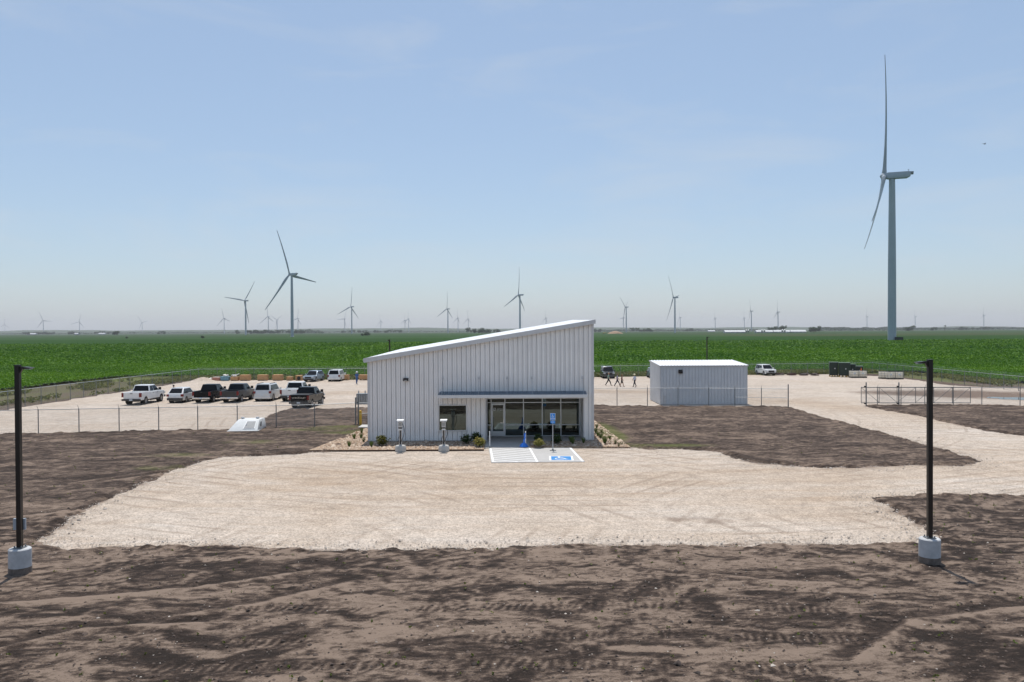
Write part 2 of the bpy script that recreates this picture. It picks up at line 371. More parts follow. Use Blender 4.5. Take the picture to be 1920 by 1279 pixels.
SOYLEAF = mat_leaf('soybean_leaves', (.026, .105, .005), (.130, .265, .014))
GRASSLEAF = mat_leaf('rough_grass', (.075, .110, .018), (.230, .215, .060))
TREELEAF = mat_leaf('tree_leaves', (.022, .050, .018), (.060, .105, .035), .2)
SHRUBLEAF = mat_leaf('shrub_leaves', (.020, .040, .012), (.075, .110, .030), .2)
GOLDLEAF = mat_leaf('golden_shrub_leaves', (.14, .15, .03), (.42, .36, .12), .25)
STEEL = M('white_steel_panel', (.82, .805, .79), .42, .0, .05, .7, bump=.03, bs=3)
ROOFM = M('bright_roof_steel', (.84, .845, .85), .38, .0, .05, 1.0)
TRIM = M('grey_steel_trim', (.60, .60, .61), .4, .1, .05, 2)
ALU = M('clear_anodised_aluminium', (.60, .62, .64), .35, .5, .04, 4)
GALV = M('galvanised_steel', (.42, .44, .46), .42, .65, .12, 6)
GALVD = M('dark_galvanised_pipe', (.20, .21, .215), .5, .5, .15, 6)
BRONZE = M('dark_bronze_paint', (.022, .016, .013), .38, .2, .2, 3)
CONC = M('concrete', (.46, .45, .43), .85, 0, .10, 2.0, bump=.15, bs=30)
CONCP = M('pale_slab_concrete', (.42, .41, .395), .85, 0, .07, 1.4, bump=.1, bs=40)
WHITEP = M('white_paint', (.80, .80, .79), .55, 0, .05, 5)
BLUEP = M('accessible_blue_paint', (.030, .23, .56), .5, 0, .12, 9)
BLACKP = M('black_plastic', (.014, .014, .015), .45, 0, .2, 8)
DARKIN = M('dark_interior', (.035, .036, .038), .8, 0, .2, 2)
YELLOW = M('yellow_paint', (.62, .36, .03), .5, 0, .12, 6)
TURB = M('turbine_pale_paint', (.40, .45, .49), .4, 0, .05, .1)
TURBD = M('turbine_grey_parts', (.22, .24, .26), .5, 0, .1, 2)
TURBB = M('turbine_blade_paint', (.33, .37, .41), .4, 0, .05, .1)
PLY = M('plywood', (.50, .29, .14), .8, 0, .22, 2.5, stretch=(1, 1, 5))
RUBBER = M('tyre_rubber', (.022, .021, .02), .85, 0, .25, 10)
RIM = M('alloy_rim', (.42, .42, .43), .35, .7, .1, 8)
CARGLASS = M('dark_car_glass', (.008, .009, .011), .08, 0, .15, 1, spec=.22)
LAMPRED = M('red_tail_lens', (.17, .010, .010), .25, 0, .15, 8)
LAMPCLR = M('clear_headlight_lens', (.55, .57, .58), .15, .3, .1, 8)
CHROME = M('chrome', (.60, .61, .62), .18, .95, .05, 5)
PLATE = M('licence_plate', (.62, .66, .70), .5, 0, .08, 12)

# ------------------------------------------------------------------ setting: ground, fields, hills
def sheet(name, quads, z, mat, label):
    mb = MB()
    for x0, x1, y0, y1 in quads: mb.add([(x0, y0, z), (x1, y0, z), (x1, y1, z), (x0, y1, z)], [(0, 1, 2, 3)])
    o = mb.build(name, mat, fix=False); tag(o, label, kind='structure'); return o
sheet('ground', [(-13500, 13500, -13500, 13500)], -.45, FARM, 'pale green farmland reaching to the horizon')
# darker crop in the middle distance, and a brownish strip of ripening crop under the barns
sheet('crop_field', [(-4200, -330, 900, 1700), (-330, 300, 900, 2600)], -.30, mat_field('mid_crop', (.016, .046, .008), (.034, .078, .015), .05, .004), 'paler green crop field beyond the soybeans on the left')
sheet('crop_field', [(300, 3800, 900, 1450)], -.28, mat_field('ripening_crop', (.030, .050, .014), (.056, .072, .024), .05, .004), 'brownish green crop strip in front of the white barns')
# soybean canopy round three sides of the yard
def soy_top(x, y): return .42 + .0 * x
sheet('soybean_field', [(-2600, -68.5, -500, 900), (-68.5, 72, 147, 900), (72, 2600, -500, 900)], .30, SOY, 'dark green soybean field around the fenced yard')

# bare ground of the site (between fence and crop, and behind the camera)
xs = np.arange(-69, 72.6, .9); ys = np.concatenate([np.arange(-60, 14, 4.0), np.arange(14, 150, .9)])
X, Y = np.meshgrid(xs, ys)
grass = sstep(-51.5, -53, X) * (.30 + .85 * fbm(X * .16, Y * .05, 4, 31)) + sstep(130, 135, Y - .165 * np.clip(X + 10, 0, 200)) * 1.3 + sstep(62, 63.5, X) * .95 * fbm(X * .3, Y * .07, 4, 33) * 1.5
grass = np.clip(grass, 0, 1.4)
dryv = .30 + .5 * fbm(X * .25, Y * .18, 5, 41)
me = np_mesh('site_soil', np.stack([X, Y, -.07 + .05 * (fbm(X * .3, Y * .3, 4, 5) - .5)], -1).reshape(-1, 3), grid_faces(*X.shape), {'dry': dryv.ravel(), 'weed': grass.ravel()})
tag(obj('bare_soil', me, SOIL), 'strip of bare earth with thin grass outside the yard fence', kind='structure')

# outlines of the bare soil (used for the soil relief and for soil dragged onto the stone)
A_poly = [gp(*p) for p in [(-60, 816), (0, 815), (72, 813), (148, 811.5), (371, 806.5), (425, 806), (455, 800), (470, 795), (495, 785), (510, 777), (535, 769), (585, 767.5), (690, 765), (742, 770), (742, 790), (690, 800), (664, 822), (634, 846.5), (510, 854), (419, 856.5), (383, 864), (350, 876.5), (303, 889), (292, 898), (262, 909), (211, 931), (164, 953), (109, 986), (69, 1016), (128, 1033), (175, 1030), (255, 1026), (313, 1024), (364, 1026), (474, 1030), (547, 1031.5), (693, 1031), (825, 1029.7), (919, 1028.7), (965, 1026.5), (1075, 1023), (1294, 1024), (1397, 1023.7), (1526, 1022), (1720, 1019.5), (1766, 1012), (1736, 991), (1703.6, 975), (1678, 960.7), (1655, 944.6), (1634, 938), (1642, 933), (1687, 930), (1768, 928), (1913, 928.4), (2120, 929)]] + [(40, 14), (-40, 14), (-58, 50)]
B_poly = [gp(*p) for p in [(1125, 838), (1169, 837.5), (1212, 842.7), (1271, 842.7), (1329, 845), (1352, 849), (1373, 859), (1420, 869), (1480, 874), (1557, 877), (1611, 878), (1679, 873), (1738, 873), (1808, 875), (1841, 865), (1804, 853), (1738, 834.5), (1675, 818), (1581, 792), (1534, 780.6), (1480, 763.5), (1430, 763), (1329, 762.5), (1217, 762.5), (1100, 761), (1000, 762), (1000, 790), (1100, 800)]]
C_poly = [gp(*p) for p in [(1620, 759.5), (1677, 760.6), (1813, 759.5), (1920, 761.8), (2060, 763), (2060, 850), (1920, 818), (1855, 808.7), (1785, 794.6), (1714, 778), (1656, 769), (1625, 762.5)]]
# gravel yard, road and front lot: one sheet at z = 0
yard = [(-51.3, 60), (-51.2, 95), (-51, 118), (-50.5, 133), (-30, 132.6), (-8, 132.8), (20, 137.5), (45, 141.5), (57, 141.0), (60, 135), gp(1691, 709), gp(1738, 716), gp(1785, 723), (66, 105), (68, 85), (75, 60), (75, 30), (24, 25), (-24, 25), (-44, 55)]
gx = np.arange(-52, 76, .45); gy = np.concatenate([np.arange(25, 62, .45), np.arange(62, 143, .6)])
X, Y = np.meshgrid(gx, gy)
sd_ = poly_sdf(X, Y, yard) + (fbm(X * .6, Y * .6, 4, 51) - .5) * 1.6
# wear: compacted tan driving lanes
def band(px, py, pts, wd):
    d = np.full(px.shape, 1e9)
    for (ax, ay), (bx, by) in zip(pts[:-1], pts[1:]):
        ex, ey = bx - ax, by - ay
        t = np.clip(((px - ax) * ex + (py - ay) * ey) / (ex * ex + ey * ey), 0, 1)
        d = np.minimum(d, np.hypot(px - ax - ex * t, py - ay - ey * t))
    return np.exp(-(d / wd) ** 2)
road = [(70, 52), (45, 61), (37, 70), (31, 84), (24, 100), (5, 108), (-20, 105), (-35, 98)]
lane2 = [(75, 46), (30, 46), (10, 43), (-6, 42), (-12, 45)]
wear = .42 * band(X, Y, road, 3.2) + .30 * band(X, Y, lane2, 6.5) + .10 * band(X, Y, [(-14, 40), (14, 36)], 5)
wear += .16 * np.sin(band(X, Y, lane2, 6.0) * 22) * band(X, Y, lane2, 6.5)
wear -= .15 * sstep(8, 26, Y * 0 + (X - 10) ** 2 * .0) * 0
mud = np.clip(1.25 * band(X, Y, [(54, 98), (64, 90)], 8) + .9 * band(X, Y, [(44, 100), (52, 96)], 4) + .75 * band(X, Y, [(6.6, 33.6), (8.3, 33.2)], .9) + .6 * band(X, Y, [(-11.6, 29.4), (-9.4, 29.9)], .35) + .6 * band(X, Y, [(5.2, 29.2), (8.2, 29.6)], .22), 0, 1.3)
sdm = np.maximum(np.maximum(poly_sdf(X, Y, A_poly), poly_sdf(X, Y, B_poly)), poly_sdf(X, Y, C_poly))
mud += .95 * np.exp(-np.clip(-sdm, 0, 9) / .55) * sstep(.35, .62, fbm(X * .9, Y * .9, 4, 77))
Z = .012 * (fbm(X * .5, Y * .5, 3, 61) - .5) + np.where(sd_ < 0, np.maximum(sd_ * .3, -.3), 0)
Z += .65 * np.exp(-(((X + 49.0) / 1.3) ** 2 + ((Y - 130.8) / 1.8) ** 2))      # heap of stone in the far corner
f = grid_faces(*X.shape); keep = (sd_.ravel()[f] > -1.2).any(1)
v, f, at_ = compact(np.stack([X, Y, Z], -1).reshape(-1, 3), f[keep], {'wear': wear.ravel(), 'mud': mud.ravel()})
me = np_mesh('gravel_yard', v, f, at_)
for p_ in me.polygons: p_.use_smooth = True
tag(obj('gravel_yard', me, GRAVEL), 'pale crushed stone yard, road and front parking lot', kind='structure')

# bare soil patches lie on the stone as real relief; their rims are where the relief dips under the stone
TRACKS = [([(-10.5, 22.9), (-4, 22.6), (2.0, 22.9), (9.5, 22.4)], .30), ([(-10, 20.2), (-4, 20.2), (3, 20.6), (9.5, 20.2)], .30), ([(3.0, 23.9), (6.5, 23.7), (10.5, 24.0)], .22), ([(-8, 18.7), (0, 18.9), (8, 18.4)], .28)]
SWIRLS = [([(-15.5, 22.8), (-9.5, 24.5), (-6.0, 26.6)], .22), ([(-9.8, 21.6), (-7.0, 23.2), (-5.0, 25.0)], .25), ([(-13, 19.3), (-11.0, 21.2), (-8.0, 21.5)], .16), ([(4.2, 27.8), (6.2, 25.6), (9.5, 24.7)], .25), ([(8, 19), (10.5, 21.5), (14.5, 22.6)], .2), ([(12.0, 20.2), (14, 19.6), (16, 18.0)], .25),
          ([(-22.5, 42), (-19.0, 46.2), (-16, 48.6)], .35), ([(-21, 42.5), (-18, 45.7), (-15.4, 48)], .3), ([(-24, 33), (-19, 35), (-17, 38)], .3)]
def soil_patch(poly, xs, ys, label, seed, hi=.07, cone=True, weedf=None, foreground=False):
    X, Y = np.meshgrid(xs, ys)
    sd_ = poly_sdf(X, Y, poly)
    e = (fbm(X * 1.1, Y * 1.1, 4, seed) - .5) * .75 + (fbm(X * 4.5, Y * 4.5, 3, seed + 5) - .5) * .45
    s = sd_ + e * np.clip(1.3 - np.abs(sd_) * .1, .2, 1)
    inside = sstep(0, 1.4, s)
    rel = (fbm(X * .45, Y * .7, 4, seed + 2) - .5) * .03 + (fbm(X * 2.6, Y * 3.2, 4, seed + 3) - .5) * .055 + (fbm(X * 6, Y * 7, 2, seed + 4) - .5) * .02
    rim = .10 * np.exp(-((s - .45) / .4) ** 2) * sstep(.40, .75, fbm(X * 1.7, Y * 1.7, 3, seed + 8))
    H_ = np.where(s > 0, np.minimum(s * .22, hi) + np.maximum(rel, -.03) * inside + rim, np.maximum(s * .3, -.25))
    wx = X + 2.2 * (fbm(X * .35, Y * .35, 3, seed + 11) - .5) * 2; wy = Y + 1.4 * (fbm(X * .4 + 9, Y * .4, 3, seed + 12) - .5) * 2
    d1 = fbm(wx * .28, wy * .75, 6, seed + 13, .6)
    d2 = fbm(wx * 1.3, wy * 2.5, 5, seed + 14, .66); d3 = fbm(wx * 4.0, Y * 6, 4, seed + 16, .7)
    dry = sstep(.38, .60, .28 * d1 + .40 * d2 + .32 * d3)
    far_ = sstep(31, 40, Y); dry = dry * (1 - .45 * far_) + .20 * far_
    ridge = 1 - np.abs(fbm(wx * .33 + 4, wy * .62, 4, seed + 15) - .5) * 9
    dry = np.clip(dry + .28 * np.clip(ridge, 0, 1) ** 2, 0, 1.15)
    track = np.zeros_like(X)
    if foreground:
        for pts, wd in TRACKS:
            m = band(X, Y, pts, wd); on = sstep(.36, .66, fbm(X * .5, Y * .8, 5, seed + 20, .65))
            H_ += -.02 * m * on * inside
            dry = dry * (1 - .7 * m * on) + .35 * m * on
            track = np.maximum(track, sstep(.25, .6, m) * on)
        for pts, wd in SWIRLS:
            n_ = .35 * (fbm(X * .9, Y * .9, 3, seed + 30) - .5)
            m = band(X + n_, Y + n_, pts, wd); mb_ = band(X + n_ + .2, Y + n_ - .35, pts, wd * 1.6)
            H_ += (.05 * m - .04 * mb_) * inside
            dry = np.clip(dry * (1 - .6 * mb_), 0, 2) + .55 * m
        # gravel spilled on the soil
        for (cx, cy, rx, ry) in [(-8.1, 28.5, 1.0, .45), (-6.5, 28.4, .7, .3), (-9.6, 27.6, 1.2, .3)]:
            m = np.exp(-(((X - cx) / rx) ** 2 + ((Y - cy) / ry) ** 2) ** 2) * sstep(.35, .6, fbm(X * 4, Y * 4, 3, seed + 40))
            dry = dry + 1.1 * m
    wd_ = np.zeros_like(X) if weedf is None else weedf(X, Y)
    f = grid_faces(*X.shape)
    keep = (H_.ravel()[f] > -.12).any(1)
    if cone: keep &= (np.abs(X).ravel()[f] < (.66 * Y + 6).ravel()[f]).any(1)
    v, f, at_ = compact(np.stack([X, Y, H_], -1).reshape(-1, 3), f[keep], {'dry': dry.ravel() * .9, 'weed': wd_.ravel(), 'track': track.ravel()})
    me = np_mesh('bare_soil', v, f, at_)
    me.polygons.foreach_set('use_smooth', np.ones(len(me.polygons), bool))
    tag(obj('bare_soil', me, SOIL), label, kind='structure')
def weedA(X, Y):
    z = np.zeros_like(X)
    for (px, py, rx, ry) in [(560, 806, 2.5, 1.5), (650, 812, 3, 3), (480, 830, 5, 2.0), (330, 856, 4, 1.6), (300, 880, 3, 1.5), (640, 801, 2.5, 1.5)]:
        cx, cy = gp(px, py); z += np.exp(-(((X - cx) / rx) ** 2 + ((Y - cy) / ry) ** 2))
    return np.clip(z, 0, 1) * (.35 + .75 * fbm(X * .9, Y * .9, 4, 400))
def weedB(X, Y):
    z = np.zeros_like(X)
    for (px, py, rx, ry) in [(1135, 805, 1.2, 6), (1150, 822, 1.2, 3), (1260, 838, 4, 1.2)]:
        cx, cy = gp(px, py); z += np.exp(-(((X - cx) / rx) ** 2 + ((Y - cy) / ry) ** 2))
    return np.clip(z, 0, 1) * .95
soil_patch(A_poly, np.arange(-50, 38, .12), np.concatenate([np.arange(14.5, 33, .075), np.arange(33, 84, .22)]), 'churned dark brown soil across the foreground and left of the lot', 70, foreground=True, weedf=weedA)
soil_patch(B_poly, np.arange(2, 38, .16), np.arange(44, 86, .2), 'dark soil island between the steel building and the gravel road', 120, weedf=weedB, hi=.10)
soil_patch(C_poly, np.arange(30, 62, .2), np.arange(58, 86, .22), 'dark soil patch in front of the sliding gate', 170, hi=.10)

# clods, stray stones and weed tufts: too many to count
def scatter_blobs(n, sampler, size, squash=.65):
    base = np.array([(1, 0, 0), (-.5, .87, 0), (-.5, -.87, 0), (0, 0, 1.0), (.45, .8, .35), (.4, -.7, .4)]); base = base[:5]
    ff = np.array([(0, 4, 3), (4, 1, 3), (1, 2, 3), (2, 0, 3), (0, 1, 4)])
    P = sampler(n); n = len(P)
    s = size * np.exp(rng.normal(0, .45, n)); a = rng.random(n) * 6.28
    b = base[None] * (1 + rng.normal(0, .22, (n, 5, 3)))
    ca, sa = np.cos(a)[:, None], np.sin(a)[:, None]
    x = b[..., 0] * ca - b[..., 1] * sa; y = b[..., 0] * sa + b[..., 1] * ca
    V = np.stack([x, y, b[..., 2] * squash - .1], -1) * s[:, None, None] + P[:, None, :]
    Fa = (ff[None] + (np.arange(n) * 5)[:, None, None]).reshape(-1, 3)
    return V.reshape(-1, 3), Fa, np.repeat(rng.random(n), 5)
def in_soil(n, edge=False):
    out_ = []
    while sum(len(o) for o in out_) < n:
        y = 15 + 52 * rng.random(n * 4) ** 1.7; x = (rng.random(n * 4) * 2 - 1) * (.64 * y + 2)
        d = np.maximum(poly_sdf(x, y, A_poly), poly_sdf(x, y, B_poly))
        k = (d > .3) & ((d < 1.6) | (rng.random(len(d)) < .5)) if not edge else (np.abs(d - .15) < 1.9 * rng.random(len(d)) ** 2.2)
        out_.append(np.stack([x[k], y[k], np.full(k.sum(), .075 if not edge else .03)], -1))
    return np.concatenate(out_)[:n]
def tint_mat(name, c0, c1):
    m, t = nodes_of(name); l = t.links.new
    o = N(t, 'ShaderNodeOutputMaterial'); p = N(t, 'ShaderNodeBsdfPrincipled', Roughness=.95); at = N(t, 'ShaderNodeAttribute', attribute_name='tint')
    mx = N(t, 'ShaderNodeMix', data_type='RGBA'); l(at.outputs['Fac'], mx.inputs['Factor']); mx.inputs['A'].default_value = rgba(c0); mx.inputs['B'].default_value = rgba(c1)
    l(mx.outputs['Result'], p.inputs['Base Color']); l(p.outputs[0], o.inputs['Surface']); return m
v, f, t_ = scatter_blobs(9000, in_soil, .032)
tag(obj('soil_clods', np_mesh('soil_clods', v, f, {'tint': t_}), tint_mat('clod', (.03, .022, .018), (.11, .08, .065))), 'small dark clods scattered over the bare soil', kind='stuff')
v, f, t_ = scatter_blobs(26000, lambda n: in_soil(n, True), .021)
v2, f2, t2 = scatter_blobs(1600, in_soil, .017)
tag(obj('stray_stones', np_mesh('stray_stones', np.concatenate([v, v2]), np.concatenate([f, f2 + len(v)]), {'tint': np.concatenate([t_, t2])}), tint_mat('stray_stone', (.16, .135, .115), (.50, .45, .40))), 'pale loose stones along the gravel edge and on the soil', kind='stuff')

def leaf_quads(P, r, h, k, tintb, up=.35, tscale=.5, lw=.5):
    """k leaf faces round every point; r,h,tintb arrays"""
    n = len(P)
    c = P[:, None, :] + np.stack([rng.normal(0, .5, (n, k)) * r[:, None], rng.normal(0, .5, (n, k)) * r[:, None], rng.random((n, k)) ** .7 * h[:, None]], -1)
    nrm = rng.normal(0, 1, (n, k, 3)); nrm[..., 2] = np.abs(nrm[..., 2]) + up; nrm /= np.linalg.norm(nrm, axis=-1, keepdims=True)
    u = np.cross(nrm, rng.normal(0, 1, (n, k, 3))); u /= np.linalg.norm(u, axis=-1, keepdims=True); w_ = np.cross(nrm, u)
    s = (r[:, None] * lw * (.6 + .8 * rng.random((n, k))))[..., None]
    V = np.stack([c - u * s, c - w_ * s * .7, c + u * s, c + w_ * s * .7], 2).reshape(-1, 3)
    Fq = np.arange(len(V)).reshape(-1, 4)
    t = np.clip(tintb[:, None] + rng.normal(0, .22, (n, k)), 0, 1)
    return V, Fq, np.repeat(t.ravel(), 4)
def field_points(y0, y1, sp):
    ys = np.arange(y0, y1, sp); P = []
    for y in ys:
        hw = .63 * y + 8; x = np.arange(-hw, hw, sp); P.append(np.stack([x + rng.normal(0, sp * .22, len(x)), np.full(len(x), y) + rng.normal(0, sp * .22, len(x))], -1))
    P = np.concatenate(P); x, y = P[:, 0], P[:, 1]
    edge = (fbm(x * .15, y * .15, 3, 90) - .5) * 3
    k = (x < -67.5 + edge) | (x > 71 + edge) | (y > 141.5 + edge + .165 * np.clip(x + 10, 0, 90))
    return P[k]
parts_ = []
for y0, y1, sp, k, lw in [(92, 190, .60, 8, .33), (190, 290, .95, 5, .5), (290, 560, 1.75, 4, .5)]:
    P = field_points(y0, y1, sp)
    if y1 > 400: P = P[rng.random(len(P)) > np.clip((P[:, 1] - 320) / 260, 0, .9)]
    n = len(P)
    tb = .18 + .62 * fbm(P[:, 0] * .10, P[:, 1] * .05, 4, 91) + .12 * rng.normal(0, 1, n) + .55 * (fbm(P[:, 0] * .010, P[:, 1] * .035, 4, 92) - .5) - .22 * (np.abs((P[:, 0] * .35 + P[:, 1]) % 36.0 - 18) < .9)
    dl = np.minimum(np.abs(P[:, 0] + 67.5), np.abs(P[:, 1] - 143)); tb += .35 * np.exp(-dl / 7.0)
    parts_.append(leaf_quads(np.concatenate([P, np.full((n, 1), .22)], 1), np.full(n, sp * .62), np.full(n, .55), k, tb, lw=lw))
off = 0; V_, F_, T_ = [], [], []
for v, f, t_ in parts_: V_.append(v); F_.append(f + off); T_.append(t_); off += len(v)
tag(obj('soybean_plants', np_mesh('soybean_plants', np.concatenate(V_), np.concatenate(F_), {'tint': np.concatenate(T_)}), SOYLEAF), 'dense leafy soybean plants covering the field', kind='stuff')
# rough yellow green grass along the fences
P = []
x = rng.random(9000) * 122 - 56; y = 133.2 + .165 * np.clip(x + 10, 0, 90) + rng.random(9000) * 8.5; P.append(np.stack([x, y], -1))
y = 82 + rng.random(5200) * 52; x = -52 - rng.random(5200) * 15.5; k = fbm(x * .22, y * .07, 3, 95) > .57; P.append(np.stack([x, y], -1)[k])
y = 92 + rng.random(2600) * 50; x = 64 + rng.random(2600) * 7; k = fbm(x * .3, y * .09, 3, 96) > .52; P.append(np.stack([x, y], -1)[k])
P = np.concatenate(P); n = len(P)
g1 = leaf_quads(np.concatenate([P, np.full((n, 1), -.04)], 1), np.full(n, .34), np.full(n, .42), 5, .25 + .5 * fbm(P[:, 0] * .2, P[:, 1] * .2, 3, 97), up=.1, lw=.45)
P2 = in_soil(520); n2 = len(P2)
g2 = leaf_quads(P2, np.full(n2, .045), np.full(n2, .06), 5, np.full(n2, .2), up=.2, lw=.7)
tag(obj('rough_grass', np_mesh('rough_grass', np.concatenate([g1[0], g2[0]]), np.concatenate([g1[1], g2[1] + len(g1[0])]), {'tint': np.concatenate([g1[2], g2[2]])}), GRASSLEAF), 'rough yellow green grass along the yard fences and weeds on the soil', kind='stuff')

# low hills on the far horizon
xs = np.arange(-7600, 7601, 95.0); rows = []
for yy, hm in [(7000, 0), (8000, .55), (9500, 1), (11500, .8), (13000, 0)]:
    rows.append(np.stack([xs * yy / 9500, np.full(len(xs), yy), hm * (14 + 46 * fbm(xs * .0006 + yy, xs * 0 + yy * .01, 4, 201) * (1 + .5 * (fbm(xs * .002, xs * 0, 2, 202) - .5)) - 14 * sstep(500, 4500, xs)) - 1.0 * (hm == 0)], -1))
G = np.stack(rows)
me = np_mesh('hills', G.reshape(-1, 3), grid_faces(len(rows), len(xs)))
for p_ in me.polygons: p_.use_smooth = True
tag(obj('hills', me, mat_field('hill_crops', (.030, .056, .022), (.070, .092, .045), .004, .0007)), 'low hazy farm hills along the horizon', kind='structure')
# ------------------------------------------------------------------ main steel building
BX0, BX1, BF, BD = -9.95, 5.60, 57.0, 20.0
NP_ = 48; PW = (BX1 - BX0) / NP_
RS = (8.43 - 5.86) / (5.66 + 10.14)
def roof_z(x): return 5.86 + (x + 10.14) * RS           # top face of the roof edge
def wall_top(x): return roof_z(x) - .16
ex = lambda i: BX0 + i * PW
W0, W1 = ex(15), ex(21); WZ0, WZ1 = .86, 2.57
E0, E1, EZ = ex(25), ex(46), 3.10; EY = 60.0

bld = thing('steel_office_building', 'pale grey ribbed steel building with single pitch roof and glass entrance', 'building', (0, BF, 0))
def lb(mb): # shift a world-built mesh into the building's frame
    mb.v = [(x, y - BF, z) for x, y, z in mb.v]; return mb
# backing walls
mb = MB()
def seg(x0, x1, z0a, z1a=None):
    mb.prism([(x0, z0a), (x1, z0a), (x1, wall_top(x1) - .02 if z1a is None else z1a), (x0, wall_top(x0) - .02 if z1a is None else z1a)], BF + .07, BF + .20)
seg(BX0 + .02, W0, 0); seg(W0, W1, 0, WZ0); seg(W0, W1, WZ1); seg(W1, E0, 0); seg(E0, E1, EZ); seg(E1, BX1 - .02, 0)
front = lb(mb).build('front_wall', TRIM, bld)
def panel_mesh(x0, z0, zt0, zt1, odd=False):
    p = PW
    w_ = .030 if odd else .020
    prof = [(0, .066), (0, .012), (.010, 0), (p * .40, 0), (p * .43, .022), (p * .50, .022), (p * .53, 0), (p - .070 - w_ + .02, 0), (p - .056 - w_ + .02, -.024), (p - .016 - w_, -.024), (p - .008 - w_, .0), (p - .008 - w_, .066)]
    vs = []; n = len(prof)
    for (u, d) in prof: vs.append((x0 + u, d, z0))
    for (u, d) in prof: vs.append((x0 + u, d, zt0 + (zt1 - zt0) * u / p))
    fs = [(i, i + 1, n + i + 1, n + i) for i in range(n - 1)]
    fs += [tuple(range(n)), tuple(range(2 * n - 1, n - 1, -1))]
    m = MB(); m.add(vs, fs); return m
for i in range(NP_):
    x = ex(i); t0, t1 = wall_top(x), wall_top(x + PW)
    spans = [(.16, None)]
    if 15 <= i < 21: spans = [(.16, WZ0 - .05), (WZ1 + .05, None)]
    if 25 <= i < 46: spans = [(EZ, None)]
    for a, b in spans:
        panel_mesh(x, a, t0 if b is None else b, t1 if b is None else b, i % 2 == 1).build('panel', STEEL, front)
# foundation and corner trims
for b_ in ((BX0 + .03, E0), (E1, BX1 - .03)): lb(MB().box(b_[0], b_[1], BF + .03, BF + .22, -.05, .158)).build('foundation', CONC, bld)
lb(MB().prism([(BX0 - .035, .14), (BX0 + .10, .14), (BX0 + .10, wall_top(BX0 + .1)), (BX0 - .035, wall_top(BX0 - .035))], BF - .045, BF + .0)).build('corner_trim', TRIM, bld)
lb(MB().prism([(BX1 - .11, .14), (BX1 + .035, .14), (BX1 + .035, wall_top(BX1 + .035)), (BX1 - .11, wall_top(BX1 - .11))], BF - .045, BF + .0)).build('corner_trim', TRIM, bld)
def ribbed_side(name, xw, sgn, ztop):
    m = MB(); n = int(BD / .324); p = BD / n
    prof = []
    for i in range(n):
        y = BF + .2 + i * p * (BD - .2) / BD; q = p
        prof += [(y, 0), (y + q * .78, 0), (y + q * .82, .03), (y + q * .94, .03), (y + q * .98, 0)]
    vs = [(xw + sgn * d, y, .1) for y, d in prof] + [(xw + sgn * d, y, ztop) for y, d in prof]; k = len(prof)
    m.add(vs, [(i, i + 1, k + i + 1, k + i) for i in range(k - 1)])
    lb(m).build(name, STEEL, bld)
ribbed_side('side_wall', BX0, -1, wall_top(BX0)); ribbed_side('side_wall', BX1, 1, wall_top(BX1))
m = MB(); m.prism([(BX0, 0), (BX1, 0), (BX1, wall_top(BX1)), (BX0, wall_top(BX0))], BF + BD - .1, BF + BD); lb(m).build('rear_wall', STEEL, bld)
# roof with seams, and its edge trims
xa, xb = -10.14, 5.66
RISE = .26 / 20.0
def tilt(mb):
    mb.v = [(x, y, z + RISE * (y - BF + .2)) for x, y, z in mb.v]; return mb
roof = lb(tilt(MB().prism([(xa, roof_z(xa) - .10), (xb, roof_z(xb) - .10), (xb, roof_z(xb)), (xa, roof_z(xa))], BF - .20, BF + BD + .2))).build('roof', ROOFM, bld)
m = MB(); k = 40
for i in range(k):
    y = BF + .4 + i * (BD - .6) / k
    m.prism([(xa + .05, roof_z(xa + .05) - .01), (xb - .05, roof_z(xb - .05) - .01), (xb - .05, roof_z(xb - .05) + .0012), (xa + .05, roof_z(xa + .05) + .0012)], y, y + .03)
s_ = lb(tilt(m)).build('seam', ROOFM, roof); s_['kind'] = 'stuff'
lb(MB().prism([(xa - .03, roof_z(xa) - .30), (xb + .05, roof_z(xb) - .27), (xb + .05, roof_z(xb) + .02), (xa - .03, roof_z(xa) + .01)], BF - .27, BF - .202)).build('fascia', TRIM, bld)
lb(tilt(MB().box(xb, xb + .09, BF - .20, BF + BD + .2, roof_z(xb) - .26, roof_z(xb) + .015))).build('fascia', TRIM, bld)
lb(tilt(MB().box(xa - .10, xa, BF - .20, BF + BD + .2, roof_z(xa) - .26, roof_z(xa) - .02))).build('gutter', TRIM, bld)
# canopy over window and entrance
cx0, cx1, cy0, cz = -5.05, 5.09, BF - 1.25, 3.22
m = MB(); n = 68
vs0 = []
for i in range(n):
    a = cx0 + .03 + (cx1 - cx0 - .06) * i / n; b = (cx1 - cx0 - .06) / n
    vs0 += [(a, 0), (a + b * .5, 0), (a + b * .6, .035), (a + b * .9, .035)]
vs0.append((cx1 - .03, 0)); k = len(vs0)
m.add([(x, cy0 + .05, cz + .12 + h) for x, h in vs0] + [(x, BF - .035, cz + .30 + h) for x, h in vs0], [(i, i + 1, k + i + 1, k + i) for i in range(k - 1)])
can = lb(m).build('canopy', M('canopy_blue_grey_deck', (.12, .165, .215), .45, .1, .1, 3), bld)
lb(MB().box(cx0, cx1, cy0, cy0 + .05, cz - .04, cz + .165)).build('canopy_fascia', M('canopy_fascia_paint', (.62, .63, .64), .45, 0, .05, 3), can)
for x_ in (cx0, cx1 - .05): lb(MB().box(x_, x_ + .05, cy0 + .05, BF - .04, cz - .04, cz + .165)).build('canopy_fascia', _mats['canopy_fascia_paint'], can)
lb(MB().box(cx0 + .05, cx1 - .05, cy0 + .05, BF - .04, cz - .02, cz + .02)).build('soffit', _mats['canopy_fascia_paint'], can)
